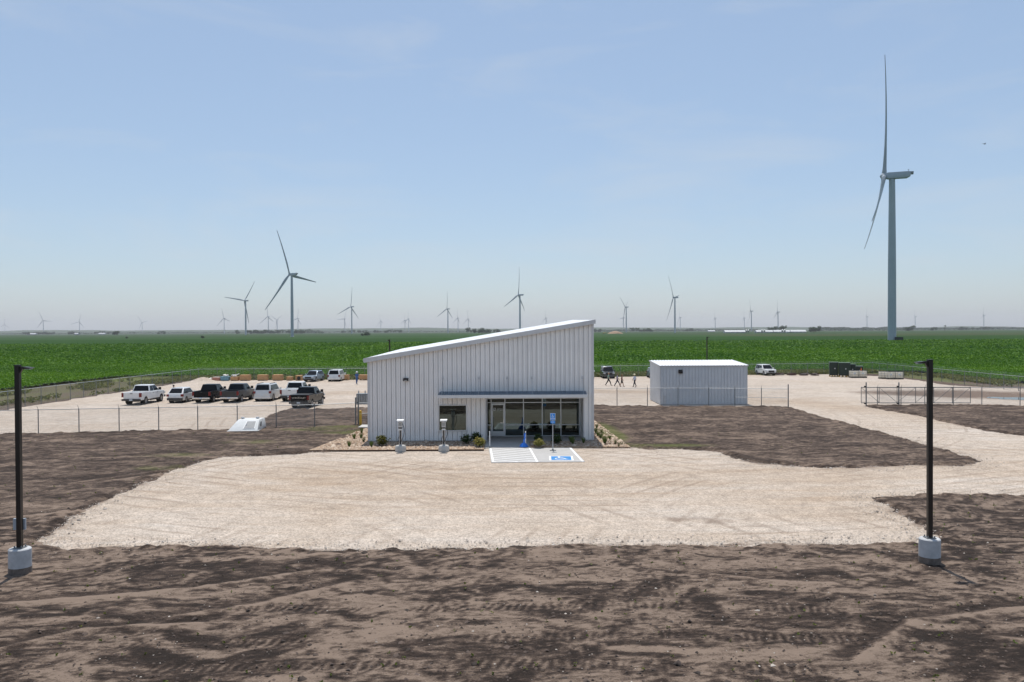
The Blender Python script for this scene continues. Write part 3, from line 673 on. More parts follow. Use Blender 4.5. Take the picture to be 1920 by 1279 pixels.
for xr in (-4.79, -2.28, -.34, 1.36, 3.86 + .98):
    rod = lb(MB().cyl((xr, BF - .06, 4.47), (xr, cy0 + .12, cz + .16), .014, n=6)).build('hanger_rod', GALV, can)
    lb(MB().box(xr - .05, xr + .05, BF - .075, BF - .028, 4.38, 4.56).cyl((xr, BF - .12, 4.47), (xr, BF - .07, 4.47), .03, n=8)).build('bracket', TRIM, rod)
# wall pack light
wl = lb(MB().prism([(BF - .045, 4.27), (BF - .24, 4.29), (BF - .22, 4.44), (BF - .045, 4.50)], -7.50, -7.15, 'x')).build('wall_light', BRONZE, bld, bevel=.015)
lb(MB().box(-7.43, -7.22, BF - .237, BF - .20, 4.305, 4.36)).build('lens', LAMPCLR, wl)
# window
wf = MB()
for b in ((W0 - .02, W1 + .02, WZ0 - .06, WZ0), (W0 - .02, W1 + .02, WZ1, WZ1 + .07), (W0 - .02, W0 + .05, WZ0, WZ1), (W1 - .05, W1 + .02, WZ0, WZ1)):
    wf.box(b[0], b[1], BF - .05, BF + .16, b[2], b[3])
wn_ = lb(wf).build('window', ALU, bld)
pane_ = MB().box(W0 + .05, W1 - .05, BF + .060, BF + .075, WZ0, WZ1); pane_.v = [(x, y + .015 * (z - WZ0), z) for x, y, z in pane_.v]
lb(pane_).build('pane', WINGLASS, wn_)
lb(MB().box(W0 - .06, W1 + .06, BF - .10, BF - .05, WZ0 - .075, WZ0 - .03)).build('sill', ALU, wn_)
def lean(mb, y0, k=.015):
    z0 = min(p[2] for p in mb.v); mb.v = [(x, y + k * (z - z0), z) for x, y, z in mb.v]; return mb
# recessed entrance: side returns, ceiling, floor
for x_ in (E0 - .12, E1): lb(MB().box(x_, x_ + .12, BF + .07, EY + .3, 0, EZ)).build('porch_wall', STEEL, bld)
lb(MB().box(E0, E1, BF + .20, EY + .05, EZ, EZ + .06)).build('porch_ceiling', _mats['canopy_fascia_paint'], bld)
lb(MB().box(E0 - .02, E0 + .05, BF - .04, BF + .07, .1, EZ).box(E1 - .05, E1 + .02, BF - .04, BF + .07, .1, EZ).box(E0 + .05, E1 - .05, BF - .04, BF + .07, EZ - .08, EZ)).build('porch_trim', TRIM, bld)
# storefront
VX = [E0 + .01, -1.54, -.54, .81, 2.17, 3.52, 4.87, E1 - .01]; ZS = [.10, .85, 2.50, EZ - .01]
sfo = lb(MB().box(VX[0] - .032, VX[0] + .032, EY - .06, EY + .06, .045, EZ)).build('storefront', ALU, bld)
for x in VX[1:]: lb(MB().box(x - .032, x + .032, EY - .06, EY + .06, .045, EZ)).build('mullion', ALU, sfo)
for a, b in zip(VX[:-1], VX[1:]):
    for z in ([.045, .85, 2.47, EZ - .06] if not (a == -1.54) else [2.47, EZ - .06]):
        lb(MB().box(a + .032, b - .032, EY - .055, EY + .055, z, z + .055)).build('transom_bar', ALU, sfo)
for a, b in zip(VX[:-1], VX[1:]):
    for z0, z1 in ([(.10, .85), (.905, 2.47), (2.525, EZ - .06)] if a != -1.54 else [(2.525, EZ - .06)]):
        lb(lean(MB().box(a + .032, b - .032, EY - .012, EY - .002, z0, z1), EY)).build('pane', WINGLASS, sfo)
a, b = VX[1] + .032, VX[2] - .032
door = lb(MB().box(a, a + .09, EY - .04, EY + .03, .06, 2.44).box(b - .09, b, EY - .04, EY + .03, .06, 2.44).box(a + .09, b - .09, EY - .04, EY + .03, .06, .42).box(a + .09, b - .09, EY - .04, EY + .03, 2.32, 2.44)).build('door', ALU, bld)
lb(lean(MB().box(a + .09, b - .09, EY - .012, EY - .004, .42, 2.32), EY)).build('pane', WINGLASS, door)
lb(MB().box(b - .075, b - .035, EY - .10, EY - .045, 1.0, 1.32).box(b - .30, b - .09, EY - .06, EY - .045, 1.02, 1.05)).build('handle', CHROME, door)
# lettering on the door glass
def text_mesh(s, size, align='CENTER', ext=.001):
    cu = bpy.data.curves.new('lettering', 'FONT'); cu.body = s; cu.size = size; cu.align_x = align; cu.extrude = ext; cu.resolution_u = 2
    o = bpy.data.objects.new('tmp', cu); C.objects.link(o)
    bpy.context.view_layer.update()
    me = bpy.data.meshes.new_from_object(o.evaluated_get(bpy.context.evaluated_depsgraph_get()))
    bpy.data.objects.remove(o); me.name = 'lettering'; me.materials.clear()
    return me
me = text_mesh('APEX', .17); lt = obj('lettering', me, WHITEP, door, ((a + b) / 2 + .13, EY - BF - .014, 1.98)); lt.rotation_euler = (R(90), 0, 0)
me = text_mesh('CLEAN ENERGY', .055); lt = obj('lettering', me, WHITEP, door, ((a + b) / 2 + .13, EY - BF - .014, 1.90)); lt.rotation_euler = (R(90), 0, 0)
m = MB(); cxl, czl = a + .20, 2.02
for i in range(6):
    t0 = i * math.pi / 3 + .12; t1 = t0 + .82; ring = []
    m.add([(cxl + r * math.cos(t), EY - .014, czl + r * math.sin(t)) for r, t in ((.055, t0), (.115, t0), (.115, t1), (.055, t1))], [(0, 1, 2, 3)])
lb(m).build('logo', WHITEP, door, fix=False)
# dim room behind the glass
lb(MB().box(BX0 + .3, BX1 - .3, EY + .35, 68, .0, .04)).build('interior_floor', DARKIN, bld)
lb(MB().box(BX0 + .3, BX1 - .3, 68, 68.1, 0, 3.3)).build('interior_wall', DARKIN, bld); lb(MB().box(W0 - .6, W0 - .5, BF + .3, 68, 0, 3.3)).build('interior_wall', DARKIN, bld)
lb(MB().box(BX0 + .3, BX1 - .3, EY + .35, 68, 3.2, 3.3)).build('interior_ceiling', DARKIN, bld); lb(MB().box(W0 - .5, E0 - .13, BF + .3, EY + .34, 3.2, 3.3)).build('interior_ceiling', DARKIN, bld)
lb(MB().box(W0 - .5, E0 - .13, BF + .25, EY + .35, .0, .04)).build('interior_floor', DARKIN, bld)

# entry pad, planting beds, accessible slab
def poly_slab(name, pts, z0, z1, mat, label, kind='structure'):
    m = MB(); m.prism(pts, z0, z1, 'z'); o = m.build(name, mat); tag(o, label, kind=kind); return o
poly_slab('entry_pavement', [(E0 + .01, 54.13), (1.15, 54.13), (1.15, BF - .05), (E1 - .01, BF - .05), (E1 - .01, EY + .3), (E0 + .01, EY + .3)], -.1, .045, CONCP, 'pale concrete walk leading into the recessed entrance')
SL = [(-1.57, 54.09), (3.88, 54.12), (4.24, 48.30), (-1.25, 48.18)]
poly_slab('parking_slab', SL, -.1, .030, CONCP, 'pale concrete accessible parking slab with white stripes')
poly_slab('door_stoop', [(-12.2, 65.2), (-10.05, 65.2), (-10.05, 67.0), (-12.2, 67.0)], -.1, .16, CONC, 'small concrete stoop at the left side of the building')
def mulch_mat():
    m, t = nodes_of('river_rock_mulch'); l = t.links.new
    o = N(t, 'ShaderNodeOutputMaterial'); p = N(t, 'ShaderNodeBsdfPrincipled', Roughness=.9); co = N(t, 'ShaderNodeTexCoord')
    vo = N(t, 'ShaderNodeTexVoronoi', Scale=14.0); l(co.outputs['Object'], vo.inputs['Vector']); s = N(t, 'ShaderNodeSeparateColor'); l(vo.outputs['Color'], s.inputs[0])
    cr = N(t, 'ShaderNodeValToRGB'); l(s.outputs[0], cr.inputs[0]); e = cr.color_ramp.elements; e[0].color = (.22, .13, .08, 1); e[1].color = (.50, .40, .30, 1); x = e.new(.5); x.color = (.40, .27, .17, 1)
    l(cr.outputs[0], p.inputs['Base Color']); b = N(t, 'ShaderNodeBump', Strength=.9, Distance=.06); b.invert = True; l(vo.outputs['Distance'], b.inputs['Height']); l(b.outputs[0], p.inputs['Normal']); l(p.outputs[0], o.inputs[0]); return m
MULCH = mulch_mat()
bedL = [(-13.1, 53.05), (E0 - .0, 53.05), (E0 - .0, BF + .06), (BX0 - .03, BF + .06), (BX0 - .03, 65.1), (-11.6, 65.1)]
bedR = [(1.17, 54.16), (4.2, 54.16), (7.7, 53.9), (6.85, 72), (BX1 + .04, 72), (BX1 + .04, BF + .06), (1.17, BF - .06)]
poly_slab('planting_bed', bedL, -.1, .10, MULCH, 'tan river rock planting bed left of the entrance', 'structure')
poly_slab('planting_bed', bedR, -.1, .10, MULCH, 'tan river rock planting bed right of the entrance', 'structure')
m = MB()
for a_, b_ in zip(bedL[:2], bedL[1:2]): m.box(a_[0] - .02, b_[0], 53.0, 53.045, -.05, .107)
tag(m.build('bed_edging', M('dark_rust_edging', (.07, .04, .025), .8, .2, .3, 6)), 'dark steel edging along the front of the left planting bed', 'edging')
def bed_pts(n):
    o_ = []
    for poly, k in ((bedL, .55), (bedR, .45)):
        P = np.array(poly); lo, hi = P.min(0), P.max(0)
        q = lo + (hi - lo) * rng.random((int(n * k * 3), 2)); d = poly_sdf(q[:, 0], q[:, 1], poly); q = q[d > .08][:int(n * k)]
        o_.append(np.concatenate([q, np.full((len(q), 1), .105)], 1))
    return np.concatenate(o_)
v, f, t_ = scatter_blobs(5200, bed_pts, .055)
tag(obj('river_rocks', np_mesh('river_rocks', v, f, {'tint': t_}), tint_mat('river_rock', (.20, .12, .075), (.56, .46, .36))), 'tan river rocks filling the planting beds', kind='stuff')

# slab paint
def lerp(a, b, t): return (a[0] + (b[0] - a[0]) * t, a[1] + (b[1] - a[1]) * t)
def sp(u, v): return lerp(lerp(SL[0], SL[1], u), lerp(SL[3], SL[2], u), v)       # u across, v towards the camera
def strip(m, a, b, wd, z=.0345):
    d = Vector((b[0] - a[0], b[1] - a[1])).normalized(); nx, ny = -d.y * wd / 2, d.x * wd / 2
    m.add([(a[0] + nx, a[1] + ny, z), (a[0] - nx, a[1] - ny, z), (b[0] - nx, b[1] - ny, z), (b[0] + nx, b[1] + ny, z)], [(0, 1, 2, 3)])
m = MB()
for u in (.022, .492, .978): strip(m, sp(u, .01), sp(u, .99), .13)
strip(m, sp(.035, .985), sp(.48, .985), .12)
tag(m.build('parking_lines', WHITEP, fix=False), 'white painted border lines on the accessible parking slab', kind='structure')
m = MB()
for i in range(9):
    v0 = -.12 + i * .135
    p0, p1 = sp(.036, v0), sp(.480, v0 + .26)
    if v0 < .01: t_c = (.01 - v0) / .26; p0 = lerp(p0, p1, t_c)
    if v0 + .26 > .97: t_c = (.97 - v0) / .26; p1 = lerp(sp(.036, v0), sp(.480, v0 + .26), t_c)
    strip(m, p0, p1, .13, .0352)
tag(m.build('hatch_lines', WHITEP, fix=False), 'white diagonal hatch stripes in the access aisle', kind='structure')
def isa(m, P):
    """wheelchair symbol; P(u,v) -> 3-D point, u,v in -1..1"""
    def poly(pts): m.add([P(*p) for p in pts], [tuple(range(len(pts)))])
    def thick(a, b, wd):
        d = Vector((b[0] - a[0], b[1] - a[1])).normalized(); nx, ny = -d.y * wd, d.x * wd
        poly([(a[0] + nx, a[1] + ny), (a[0] - nx, a[1] - ny), (b[0] - nx, b[1] - ny), (b[0] + nx, b[1] + ny)])
    poly([(-.12 + .15 * math.cos(t * math.pi / 5), .72 + .15 * math.sin(t * math.pi / 5)) for t in range(10)])
    thick((-.12, .52), (-.08, -.05), .085); thick((-.1, .22), (.32, .22), .06); thick((-.1, -.06), (.36, -.06), .085); thick((.34, -.04), (.55, -.58), .08); thick((.52, -.58), (.72, -.5), .06)
    for i in range(12):
        t0 = R(105) + i * R(20); t1 = t0 + R(20.5)
        poly([(-.06 + r * math.cos(t), -.32 + r * math.sin(t)) for r, t in ((.36, t0), (.48, t0), (.48, t1), (.36, t1))])
cxp, cyp = 2.92, 49.62
pm = thing('pavement_symbol', 'blue and white wheelchair symbol painted on the parking slab', 'road marking', (cxp, cyp, 0), R(-2))
MB().add([(-.72, -.85, .0345), (.72, -.85, .0345), (.72, .85, .0345), (-.72, .85, .0345)], [(0, 1, 2, 3)]).build('white_border', WHITEP, pm, fix=False)
MB().add([(-.60, -.73, .0385), (.60, -.73, .0385), (.60, .73, .0385), (-.60, .73, .0385)], [(0, 1, 2, 3)]).build('blue_field', BLUEP, pm, fix=False)
m = MB(); isa(m, lambda u, v: (u * .62 - .05, v * .70, .0425)); m.build('wheelchair_symbol', WHITEP, pm, fix=False)

# accessible parking sign
sg = thing('parking_sign', 'blue wheelchair parking sign on a galvanised post before the entrance', 'sign', (2.58, 52.8, .03))
MB().cyl((0, 0, 0), (0, 0, 2.32), .032, n=10).build('post', GALV, sg, smooth=True)
MB().box(-.20, .20, -.12, .12, 0, .035).cyl((0, 0, .03), (0, 0, .10), .06, n=10).build('base_plate', GALVD, sg, bevel=.01)
pl = MB().box(-.165, .165, -.052, -.040, 1.95, 2.40).build('sign_plate', M('sign_white', (.82, .83, .84), .4, 0, .03, 5), sg, bevel=.004)
SIGNBLUE = M('sign_blue', (.018, .24, .68), .4, 0, .06, 5)
MB().box(-.148, .148, -.056, -.0525, 2.06, 2.385).box(-.148, .148, -.056, -.0525, 1.965, 2.03).build('blue_field', SIGNBLUE, pl)
m = MB(); isa(m, lambda u, v: (u * .125 - .01, -.0575, 2.222 + v * .13)); m.build('wheelchair_symbol', WHITEP, pl, fix=False)
pl2 = MB().box(-.15, .15, -.052, -.040, 1.745, 1.915).build('sign_plate', SIGNBLUE, sg, bevel=.004)
MB().box(-.09, .09, -.0545, -.0525, 1.82, 1.845).build('white_band', WHITEP, pl2)

# ribbon stanchions
def stanchion(x, y, label):
    s = thing('stanchion', label, 'stanchion', (x, y, .045), group='posts at the front of the entry walk')
    MB().cyl((0, 0, .02), (0, 0, 1.02), .036, n=12).cyl((0, 0, 1.02), (0, 0, 1.05), .045, .03, n=12).build('post', WHITEP, s, smooth=True)
    MB().lathe([(.19, 0), (.19, .012), (.07, .035), (.04, .06)], 20).build('base_plate', GALVD, s, smooth=True)
stanchion(-1.50, 54.35, 'white post on a grey base plate left of the entry walk')
stanchion(.86, 54.35, 'white post with blue ribbon hanging beside it on the entry walk')
# blue ribbon: a hanging strip and a crumpled heap at the foot
m = MB(); rr = random.Random(3)
rings = []
for j, (z, r) in enumerate([(.05, .20), (.07, .26), (.16, .24), (.26, .17), (.34, .09), (.38, .03)]):
    rings.append([(.0 + (r * (1 + .25 * math.sin(5 * t + j) + rr.uniform(-.12, .12))) * math.cos(t), (r * .8 * (1 + .2 * math.cos(4 * t + j))) * math.sin(t), z + rr.uniform(-.02, .02)) for t in [2 * math.pi * i / 16 for i in range(16)]])
m.loft(rings)
pts = [(.10, -.06, .98), (.06, -.09, .85), (.085, -.10, .68), (.02, -.10, .52), (.03, -.08, .34), (-.02, -.08, .2)]
for (p, q) in zip(pts[:-1], pts[1:]):
    m.add([(p[0] - .06, p[1], p[2]), (p[0] + .05, p[1] - .03, p[2]), (q[0] + .05, q[1] - .03, q[2]), (q[0] - .06, q[1], q[2]), (p[0] - .06, p[1] + .006, p[2]), (p[0] + .05, p[1] - .024, p[2]), (q[0] + .05, q[1] - .024, q[2]), (q[0] - .06, q[1] + .006, q[2])], [(0, 1, 2, 3), (7, 6, 5, 4), (0, 3, 7, 4), (1, 5, 6, 2)])
o = m.build('blue_ribbon', M('blue_ribbon_satin', (.02, .16, .62), .35, 0, .2, 7), smooth=True, loc=(.74, 54.33, .0)); tag(o, 'bright blue ribbon hanging on a post and heaped at its foot', 'ribbon')

# EV chargers
def charger(x, y, label):
    c = thing('ev_charger', label, 'charger', (x, y, 0), group='car chargers before the front wall')
    MB().lathe([(.32, -.05), (.36, .10), (.34, .34), (.29, .40), (.0, .40)], 14).build('concrete_base', CONC, c, smooth=True)
    MB().box(-.09, .09, -.07, .07, .39, 1.50).build('pedestal', M('charger_grey', (.50, .50, .50), .4, .3, .05, 5), c, bevel=.015)
    MB().box(-.045, .045, -.078, -.07, .46, 1.42).build('front_panel', BLACKP, c)
    hd = MB().box(-.13, .13, -.12, .09, 1.50, 1.90).build('head', _mats['charger_grey'], c, bevel=.02)
    MB().box(-.09, .09, -.128, -.12, 1.66, 1.84).build('screen', M('grey_screen', (.30, .31, .31), .2, 0, .15, 8), hd)
    MB().box(-.13, .13, -.128, -.12, 1.50, 1.56).build('trim', BLACKP, hd)
    MB().prism([(-.25, 1.99), (.16, 2.03), (.16, 2.06), (-.25, 2.02)], -.22, .22, 'x').box(-.21, .21, -.252, -.235, 1.95, 2.02).box(-.04, .04, -.04, .04, 1.90, 2.02).build('hood', WHITEP, c)
    m = MB(); pts = [(.14 + .11 * math.sin(t * math.pi), -.06, 1.80 - .95 * t + .0) for t in [i / 9 for i in range(10)]]
    m.tube(pts + [(.05, -.10, .62), (-.10, -.10, .60), (-.16, -.08, .80), (-.08, -.08, .98)], .018, 6).build('cable', BLACKP, c, smooth=True)
    MB().box(-.12, .12, -.13, -.10, 1.38, 1.44).build('bracket', WHITEP, c)
charger(-7.18, 52.95, 'car charging pedestal with white hood before the blank steel wall')
charger(-4.40, 52.90, 'car charging pedestal with white hood before the small window')

# shrubs
def leaf_mesh(name, n, r, h, mat, seed, lw=.16, shape='ball', tb=.4):
    g = np.random.default_rng(seed); global rng
    old = rng; rng = g
    u = g.normal(0, 1, (n, 3)); u /= np.linalg.norm(u, axis=1, keepdims=True); u *= (.55 + .45 * g.random((n, 1)))
    lobes = 1 + .28 * np.sin(u[:, :1] * 5 + seed) * np.cos(u[:, 1:2] * 6)
    P = u * lobes * np.array([[r, r, h * .5]]) + np.array([[0, 0, h * .56]])
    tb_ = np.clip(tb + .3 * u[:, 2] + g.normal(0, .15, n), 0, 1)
    V, Fq, T = leaf_quads(P, np.full(n, r * lw * 2), np.full(n, .01), 2, tb_, up=.3, lw=.5)
    rng = old
    me = np_mesh(name, V, Fq, {'tint': T}); me.materials.append(mat); return me
SH = {'dark': leaf_mesh('foliage', 240, .33, .62, SHRUBLEAF, 1), 'gold': leaf_mesh('foliage', 240, .36, .60, GOLDLEAF, 2), 'mixed': leaf_mesh('foliage', 240, .40, .70, mat_leaf('olive_shrub_leaves', (.06, .075, .015), (.26, .24, .06)), 3)}
def grass_tuft(name, seed, n=70, h=.55, r=.25):
    g = random.Random(seed); m = MB()
    for i in range(n):
        a = g.random() * 6.28; rr_ = g.random() * .06; tx, ty = math.cos(a) * r * g.random(), math.sin(a) * r * g.random(); hh = h * g.uniform(.6, 1)
        wv = .012; px, py = math.cos(a) * rr_, math.sin(a) * rr_
        m.add([(px - wv, py, .0), (px + wv, py, 0), (px + tx + .004, py + ty, hh), (px + tx - .004, py + ty, hh)], [(0, 1, 2, 3)])
    me = m.mesh(name, fix=False); at = me.attributes.new('tint', 'FLOAT', 'POINT')
    at.data.foreach_set('value', np.repeat(np.array([g.random() for _ in range(n)]), 4).astype(np.float32)); return me
TUFT = grass_tuft('blades', 5); TUFT.materials.append(mat_leaf('ornamental_grass', (.05, .10, .02), (.17, .21, .06)))
stem_me = MB().cyl((0, 0, 0), (0, 0, .25), .02, .012, 6).cyl((0, 0, .1), (.12, .05, .35), .012, .006, 5).cyl((0, 0, .1), (-.1, .08, .35), .012, .006, 5).mesh('stem'); stem_me.materials.append(M('bark', (.09, .06, .04), .9, 0, .25, 12))
def shrub(kind, px, py, s, label, zb=.1):
    x, y = gp(px, py, zb)
    t = thing('shrub', label, 'shrub', (x, y, zb), random.random() * 6, group='shrubs in the planting beds'); t.scale = (s, s, s)
    obj('foliage', SH[kind], None, t); obj('stem', stem_me, None, t)
def tuft(px, py, s, label, zb=.1):
    x, y = gp(px, py, zb)
    t = thing('ornamental_grass', label, 'grass', (x, y, zb), random.random() * 6, group='grass clumps in the planting beds'); t.scale = (s, s, s)
    obj('blades', TUFT, None, t)
shrub('mixed', 717, 836, .95, 'olive shrub near the left corner of the front wall')
shrub('dark', 874, 832, .95, 'dark green shrub between the window and the golden shrub')
shrub('dark', 893, 828, .95, 'dark green shrub close to the wall behind the golden shrub')
shrub('gold', 899, 838, 1.0, 'golden yellow shrub left of the entry walk')
shrub('dark', 1009, 829, .85, 'dark green shrub behind the golden shrub right of the walk')
shrub('gold', 1010, 838, .85, 'golden yellow shrub right of the entry walk')
shrub('dark', 1044, 832, .95, 'dark green shrub just right of the parking sign post')
tuft(1074, 832, .95, 'green grass clump midway between the sign post and the right corner')
tuft(1070, 829, .80, 'green grass clump behind another before the storefront')
tuft(1094, 831, .75, 'dark grass clump near the right corner of the front wall')
tuft(696, 838, .75, 'green grass clump at the foot of the left corner')
for i, (px, py) in enumerate([(664, 823), (677, 822), (667, 836), (678, 812), (682, 829), (655, 838)]):
    tuft(px, py, .8, ['upper', 'inner', 'lower', 'rearmost', 'corner', 'outermost'][i] + ' grass clump in the bed beside the left wall')
for i, (px, py) in enumerate([(1117, 812), (1121, 818), (1126, 822), (1134, 832), (1143, 824), (1154, 833), (1160, 837), (1128, 812), (1119, 803)]):
    tuft(px, py, [.7, .7, .9, 1.0, .6, .65, .6, .6, .7][i], ['second', 'third', 'fourth', 'tallest', 'fifth', 'sixth', 'foremost', 'outer rear', 'rearmost'][i] + ' grass clump in the bed beside the right wall')

# ------------------------------------------------------------------ storage shed
SX0, SX1, SF, SDp, SHt = 15.25, 24.2, 85.1, 6.2, 4.05
SHEDM = M('shed_shaded_panel', (.66, .675, .69), .42, 0, .06, .8, bump=.03, bs=3)  # the building's steel, darker and cooler: the shed's shade is in the colour
shed = thing('storage_shed', 'shade-grey ribbed steel storage shed with white roof behind the fence', 'shed', (SX0, SF, 0))
sw, n_s = SX1 - SX0, 27; pw = sw / n_s
def sroof(y): return SHt - .05 + .0 * y
m = MB().box(.02, sw - .02, .05, .16, 0, SHt - .06); swall = m.build('front_wall', TRIM, shed)
for i in range(n_s):
    x = i * pw; prof = [(0, .05), (0, .010), (.012, 0), (pw * .74, 0), (pw * .79, -.03), (pw * .90, -.03), (pw * .955, 0.006), (pw * .955, .05)]; k = len(prof)
    MB().add([(x + u, d, .08) for u, d in prof] + [(x + u, d, SHt - .05) for u, d in prof], [(j, j + 1, k + j + 1, k + j) for j in range(k - 1)] + [tuple(range(k)), tuple(range(2 * k - 1, k - 1, -1))]).build('panel', SHEDM, swall)
for xw, sg_ in ((0, -1), (sw, 1)):
    m = MB(); prof = []
    for i in range(19):
        y = .06 + i * (SDp - .1) / 19; q = (SDp - .1) / 19
        prof += [(y, 0), (y + q * .76, 0), (y + q * .82, .03), (y + q * .92, .03), (y + q * .98, 0)]
    k = len(prof); m.add([(xw + sg_ * d, y, .05) for y, d in prof] + [(xw + sg_ * d, y, SHt - .08 + .05 * y) for y, d in prof], [(j, j + 1, k + j + 1, k + j) for j in range(k - 1)])
    m.build('side_wall', SHEDM, shed)
MB().box(0, sw, SDp - .1, SDp, 0, SHt + .2).build('rear_wall', SHEDM, shed)
def shz(y): return SHt + .05 * y
rp = []
for i in range(29):
    x = -.08 + i * (sw + .16) / 29; q = (sw + .16) / 29; rp += [(x, 0), (x + q * .7, 0), (x + q * .76, .05), (x + q * .90, .05), (x + q * .96, 0)]
rp.append((sw + .08, 0)); k = len(rp)
m = MB(); m.add([(x, -.12, shz(-.12) + h) for x, h in rp] + [(x, SDp + .1, shz(SDp + .1) + h) for x, h in rp], [(j, j + 1, k + j + 1, k + j) for j in range(k - 1)])
m.build('roof', ROOFM, shed)
MB().box(-.08, sw + .08, -.115, -.02, SHt - .10, SHt - .012).build('eave_trim', TRIM, shed)
MB().prism([(-.11, SHt - .12), (SDp + .1, SHt + .20), (SDp + .1, SHt + .36), (-.11, SHt + .04)], -.12, -.082, 'x').build('rake_trim', TRIM, shed)
MB().prism([(-.11, SHt - .12), (SDp + .1, SHt + .20), (SDp + .1, SHt + .36), (-.11, SHt + .04)], sw + .082, sw + .12, 'x').build('rake_trim', TRIM, shed)
for x_ in (-.03, sw - .09): MB().box(x_, x_ + .12, -.036, .06, .05, SHt - .1).build('corner_trim', TRIM, shed)
vt = MB().prism([(-.03, 3.28), (-.24, 3.24), (-.24, 3.42), (-.03, 3.62)], 1.86, 2.28, 'x').build('wall_light', BRONZE, shed)
MB().box(1.90, 2.24, -.236, -.10, 3.27, 3.30).build('lens', LAMPCLR, vt)
MB().box(.36, .62, -.06, .0, .15, .95).build('utility_box', TRIM, shed)
# ------------------------------------------------------------------ fences
FH = 1.83
post_me = MB().cyl((0, 0, -.3), (0, 0, FH + .03), .038, n=8).cyl((0, 0, FH + .03), (0, 0, FH + .06), .042, .02, 8).mesh('post', True); post_me.materials.append(GALVD)
tall_me = MB().cyl((0, 0, -.3), (0, 0, FH + .45), .055, n=10).mesh('post', True); tall_me.materials.append(GALVD)
arm_me = MB().cyl((0, 0, FH + .03), (0, -.26, FH + .33), .016, .012, 6).mesh('barb_arm'); arm_me.materials.append(GALVD)
def fence(label, pts, out_, tall=(), rails=(), braces=(), arms=True, spacing=3.05, rail_mat=None):
    """pts: corner points; posts every 3 m; out_: +1/-1 side the barb arms lean to"""
    root = thing('chain_link_fence', label, 'fence', (pts[0][0], pts[0][1], 0), group='galvanised fence around the yard')
    ox, oy = pts[0]; P = []
    for (ax, ay), (bx, by) in zip(pts[:-1], pts[1:]):
        n = max(1, round(math.hypot(bx - ax, by - ay) / spacing))
        for i in range(n): P.append((ax + (bx - ax) * i / n - ox, ay + (by - ay) * i / n - oy))
    P.append((pts[-1][0] - ox, pts[-1][1] - oy))
    rail = MB(); wire = MB(); vm = []; fm = []; uvs = []; dist = 0
    for i, p in enumerate(P):
        q = P[min(i + 1, len(P) - 1)]; r = P[max(i - 1, 0)]
        ang = math.atan2(q[1] - r[1], q[0] - r[0])
        po = obj('post', tall_me if i in tall or i - len(P) in tall else post_me, None, root, (p[0], p[1], 0)); po.rotation_euler = (0, 0, ang + (0 if out_ > 0 else math.pi))
        if arms and not (i in tall or i - len(P) in tall): obj('barb_arm', arm_me, None, po)
        if i < len(P) - 1:
            rail.cyl((p[0], p[1], FH), (q[0], q[1], FH), .026, n=6)
            if i in rails: MB().cyl((p[0], p[1], .95), (q[0], q[1], .95), .024, n=6).build('mid_rail', rail_mat or GALV, root, smooth=True)
            d = math.hypot(q[0] - p[0], q[1] - p[1]); b = len(vm)
            vm += [(p[0], p[1], .02), (q[0], q[1], .02), (q[0], q[1], FH), (p[0], p[1], FH)]; fm.append((b, b + 1, b + 2, b + 3))
            uvs += [(dist, 0), (dist + d, 0), (dist + d, FH), (dist, FH)]; dist += d
            nx, ny = math.sin(ang) * out_, -math.cos(ang) * out_
            if arms:
                for k in (.35, .7, 1.0): wire.cyl((p[0] + nx * .26 * k, p[1] + ny * .26 * k, FH + .03 + .3 * k), (q[0] + nx * .26 * k, q[1] + ny * .26 * k, FH + .03 + .3 * k), .004, n=3, cap=False)
    rail.build('top_rail', rail_mat or GALV, root, smooth=True)
    if arms: wire.build('barbed_wire', GALV, root, fix=False)
    me = bpy.data.meshes.new('wire_mesh'); me.from_pydata(vm, [], fm); uv = me.uv_layers.new(name='UVMap')
    for lp in me.loops: uv.data[lp.index].uv = uvs[lp.vertex_index]
    obj('wire_mesh', me, CHAIN, root)
    return root
fl = [gp(-95, 816.5), gp(72, 813), gp(371, 806.5), gp(590, 801.5), gp(667, 797)]
fence('dark wire fence between the left soil and the parked trucks', [tuple(p) for p in fl], 1, tall=(-1,), rails=(), spacing=3.0)
fence('short fence piece joining the left wall of the building', [(gp(672, 797)[0], gp(672, 797)[1]), (BX0 - .06, gp(672, 797)[1] + .1)], 1, tall=(0,), rails=(0,), arms=False)
fence('long fence on the left side of the yard beside the field', [(-51.6, 61.0), (-51.3, 84), (-50.9, 110), (-50.3, 132.6)], -1)
fence('rear fence along the far side of the yard', [(-50.3, 132.6), (-9, 132.8), (63.0, 144.6)], -1)
fence('fence on the right side of the yard beside the field', [(63.0, 144.6), (62.4, 120), (62.0, 86)], -1)
fence('fence in front of the grey shed ending at the gate opening', [(BX1 + .06, 84.2), gp(1157, 761.5), gp(1329, 762), gp(1478, 764)], 1, tall=(-1,), rails=(6, 7, 8), spacing=3.05)
fence('fence behind the open sliding gate on the right', [gp(1645, 761), gp(1734, 761), gp(1841, 761), gp(2060, 764)], 1, spacing=2.95)
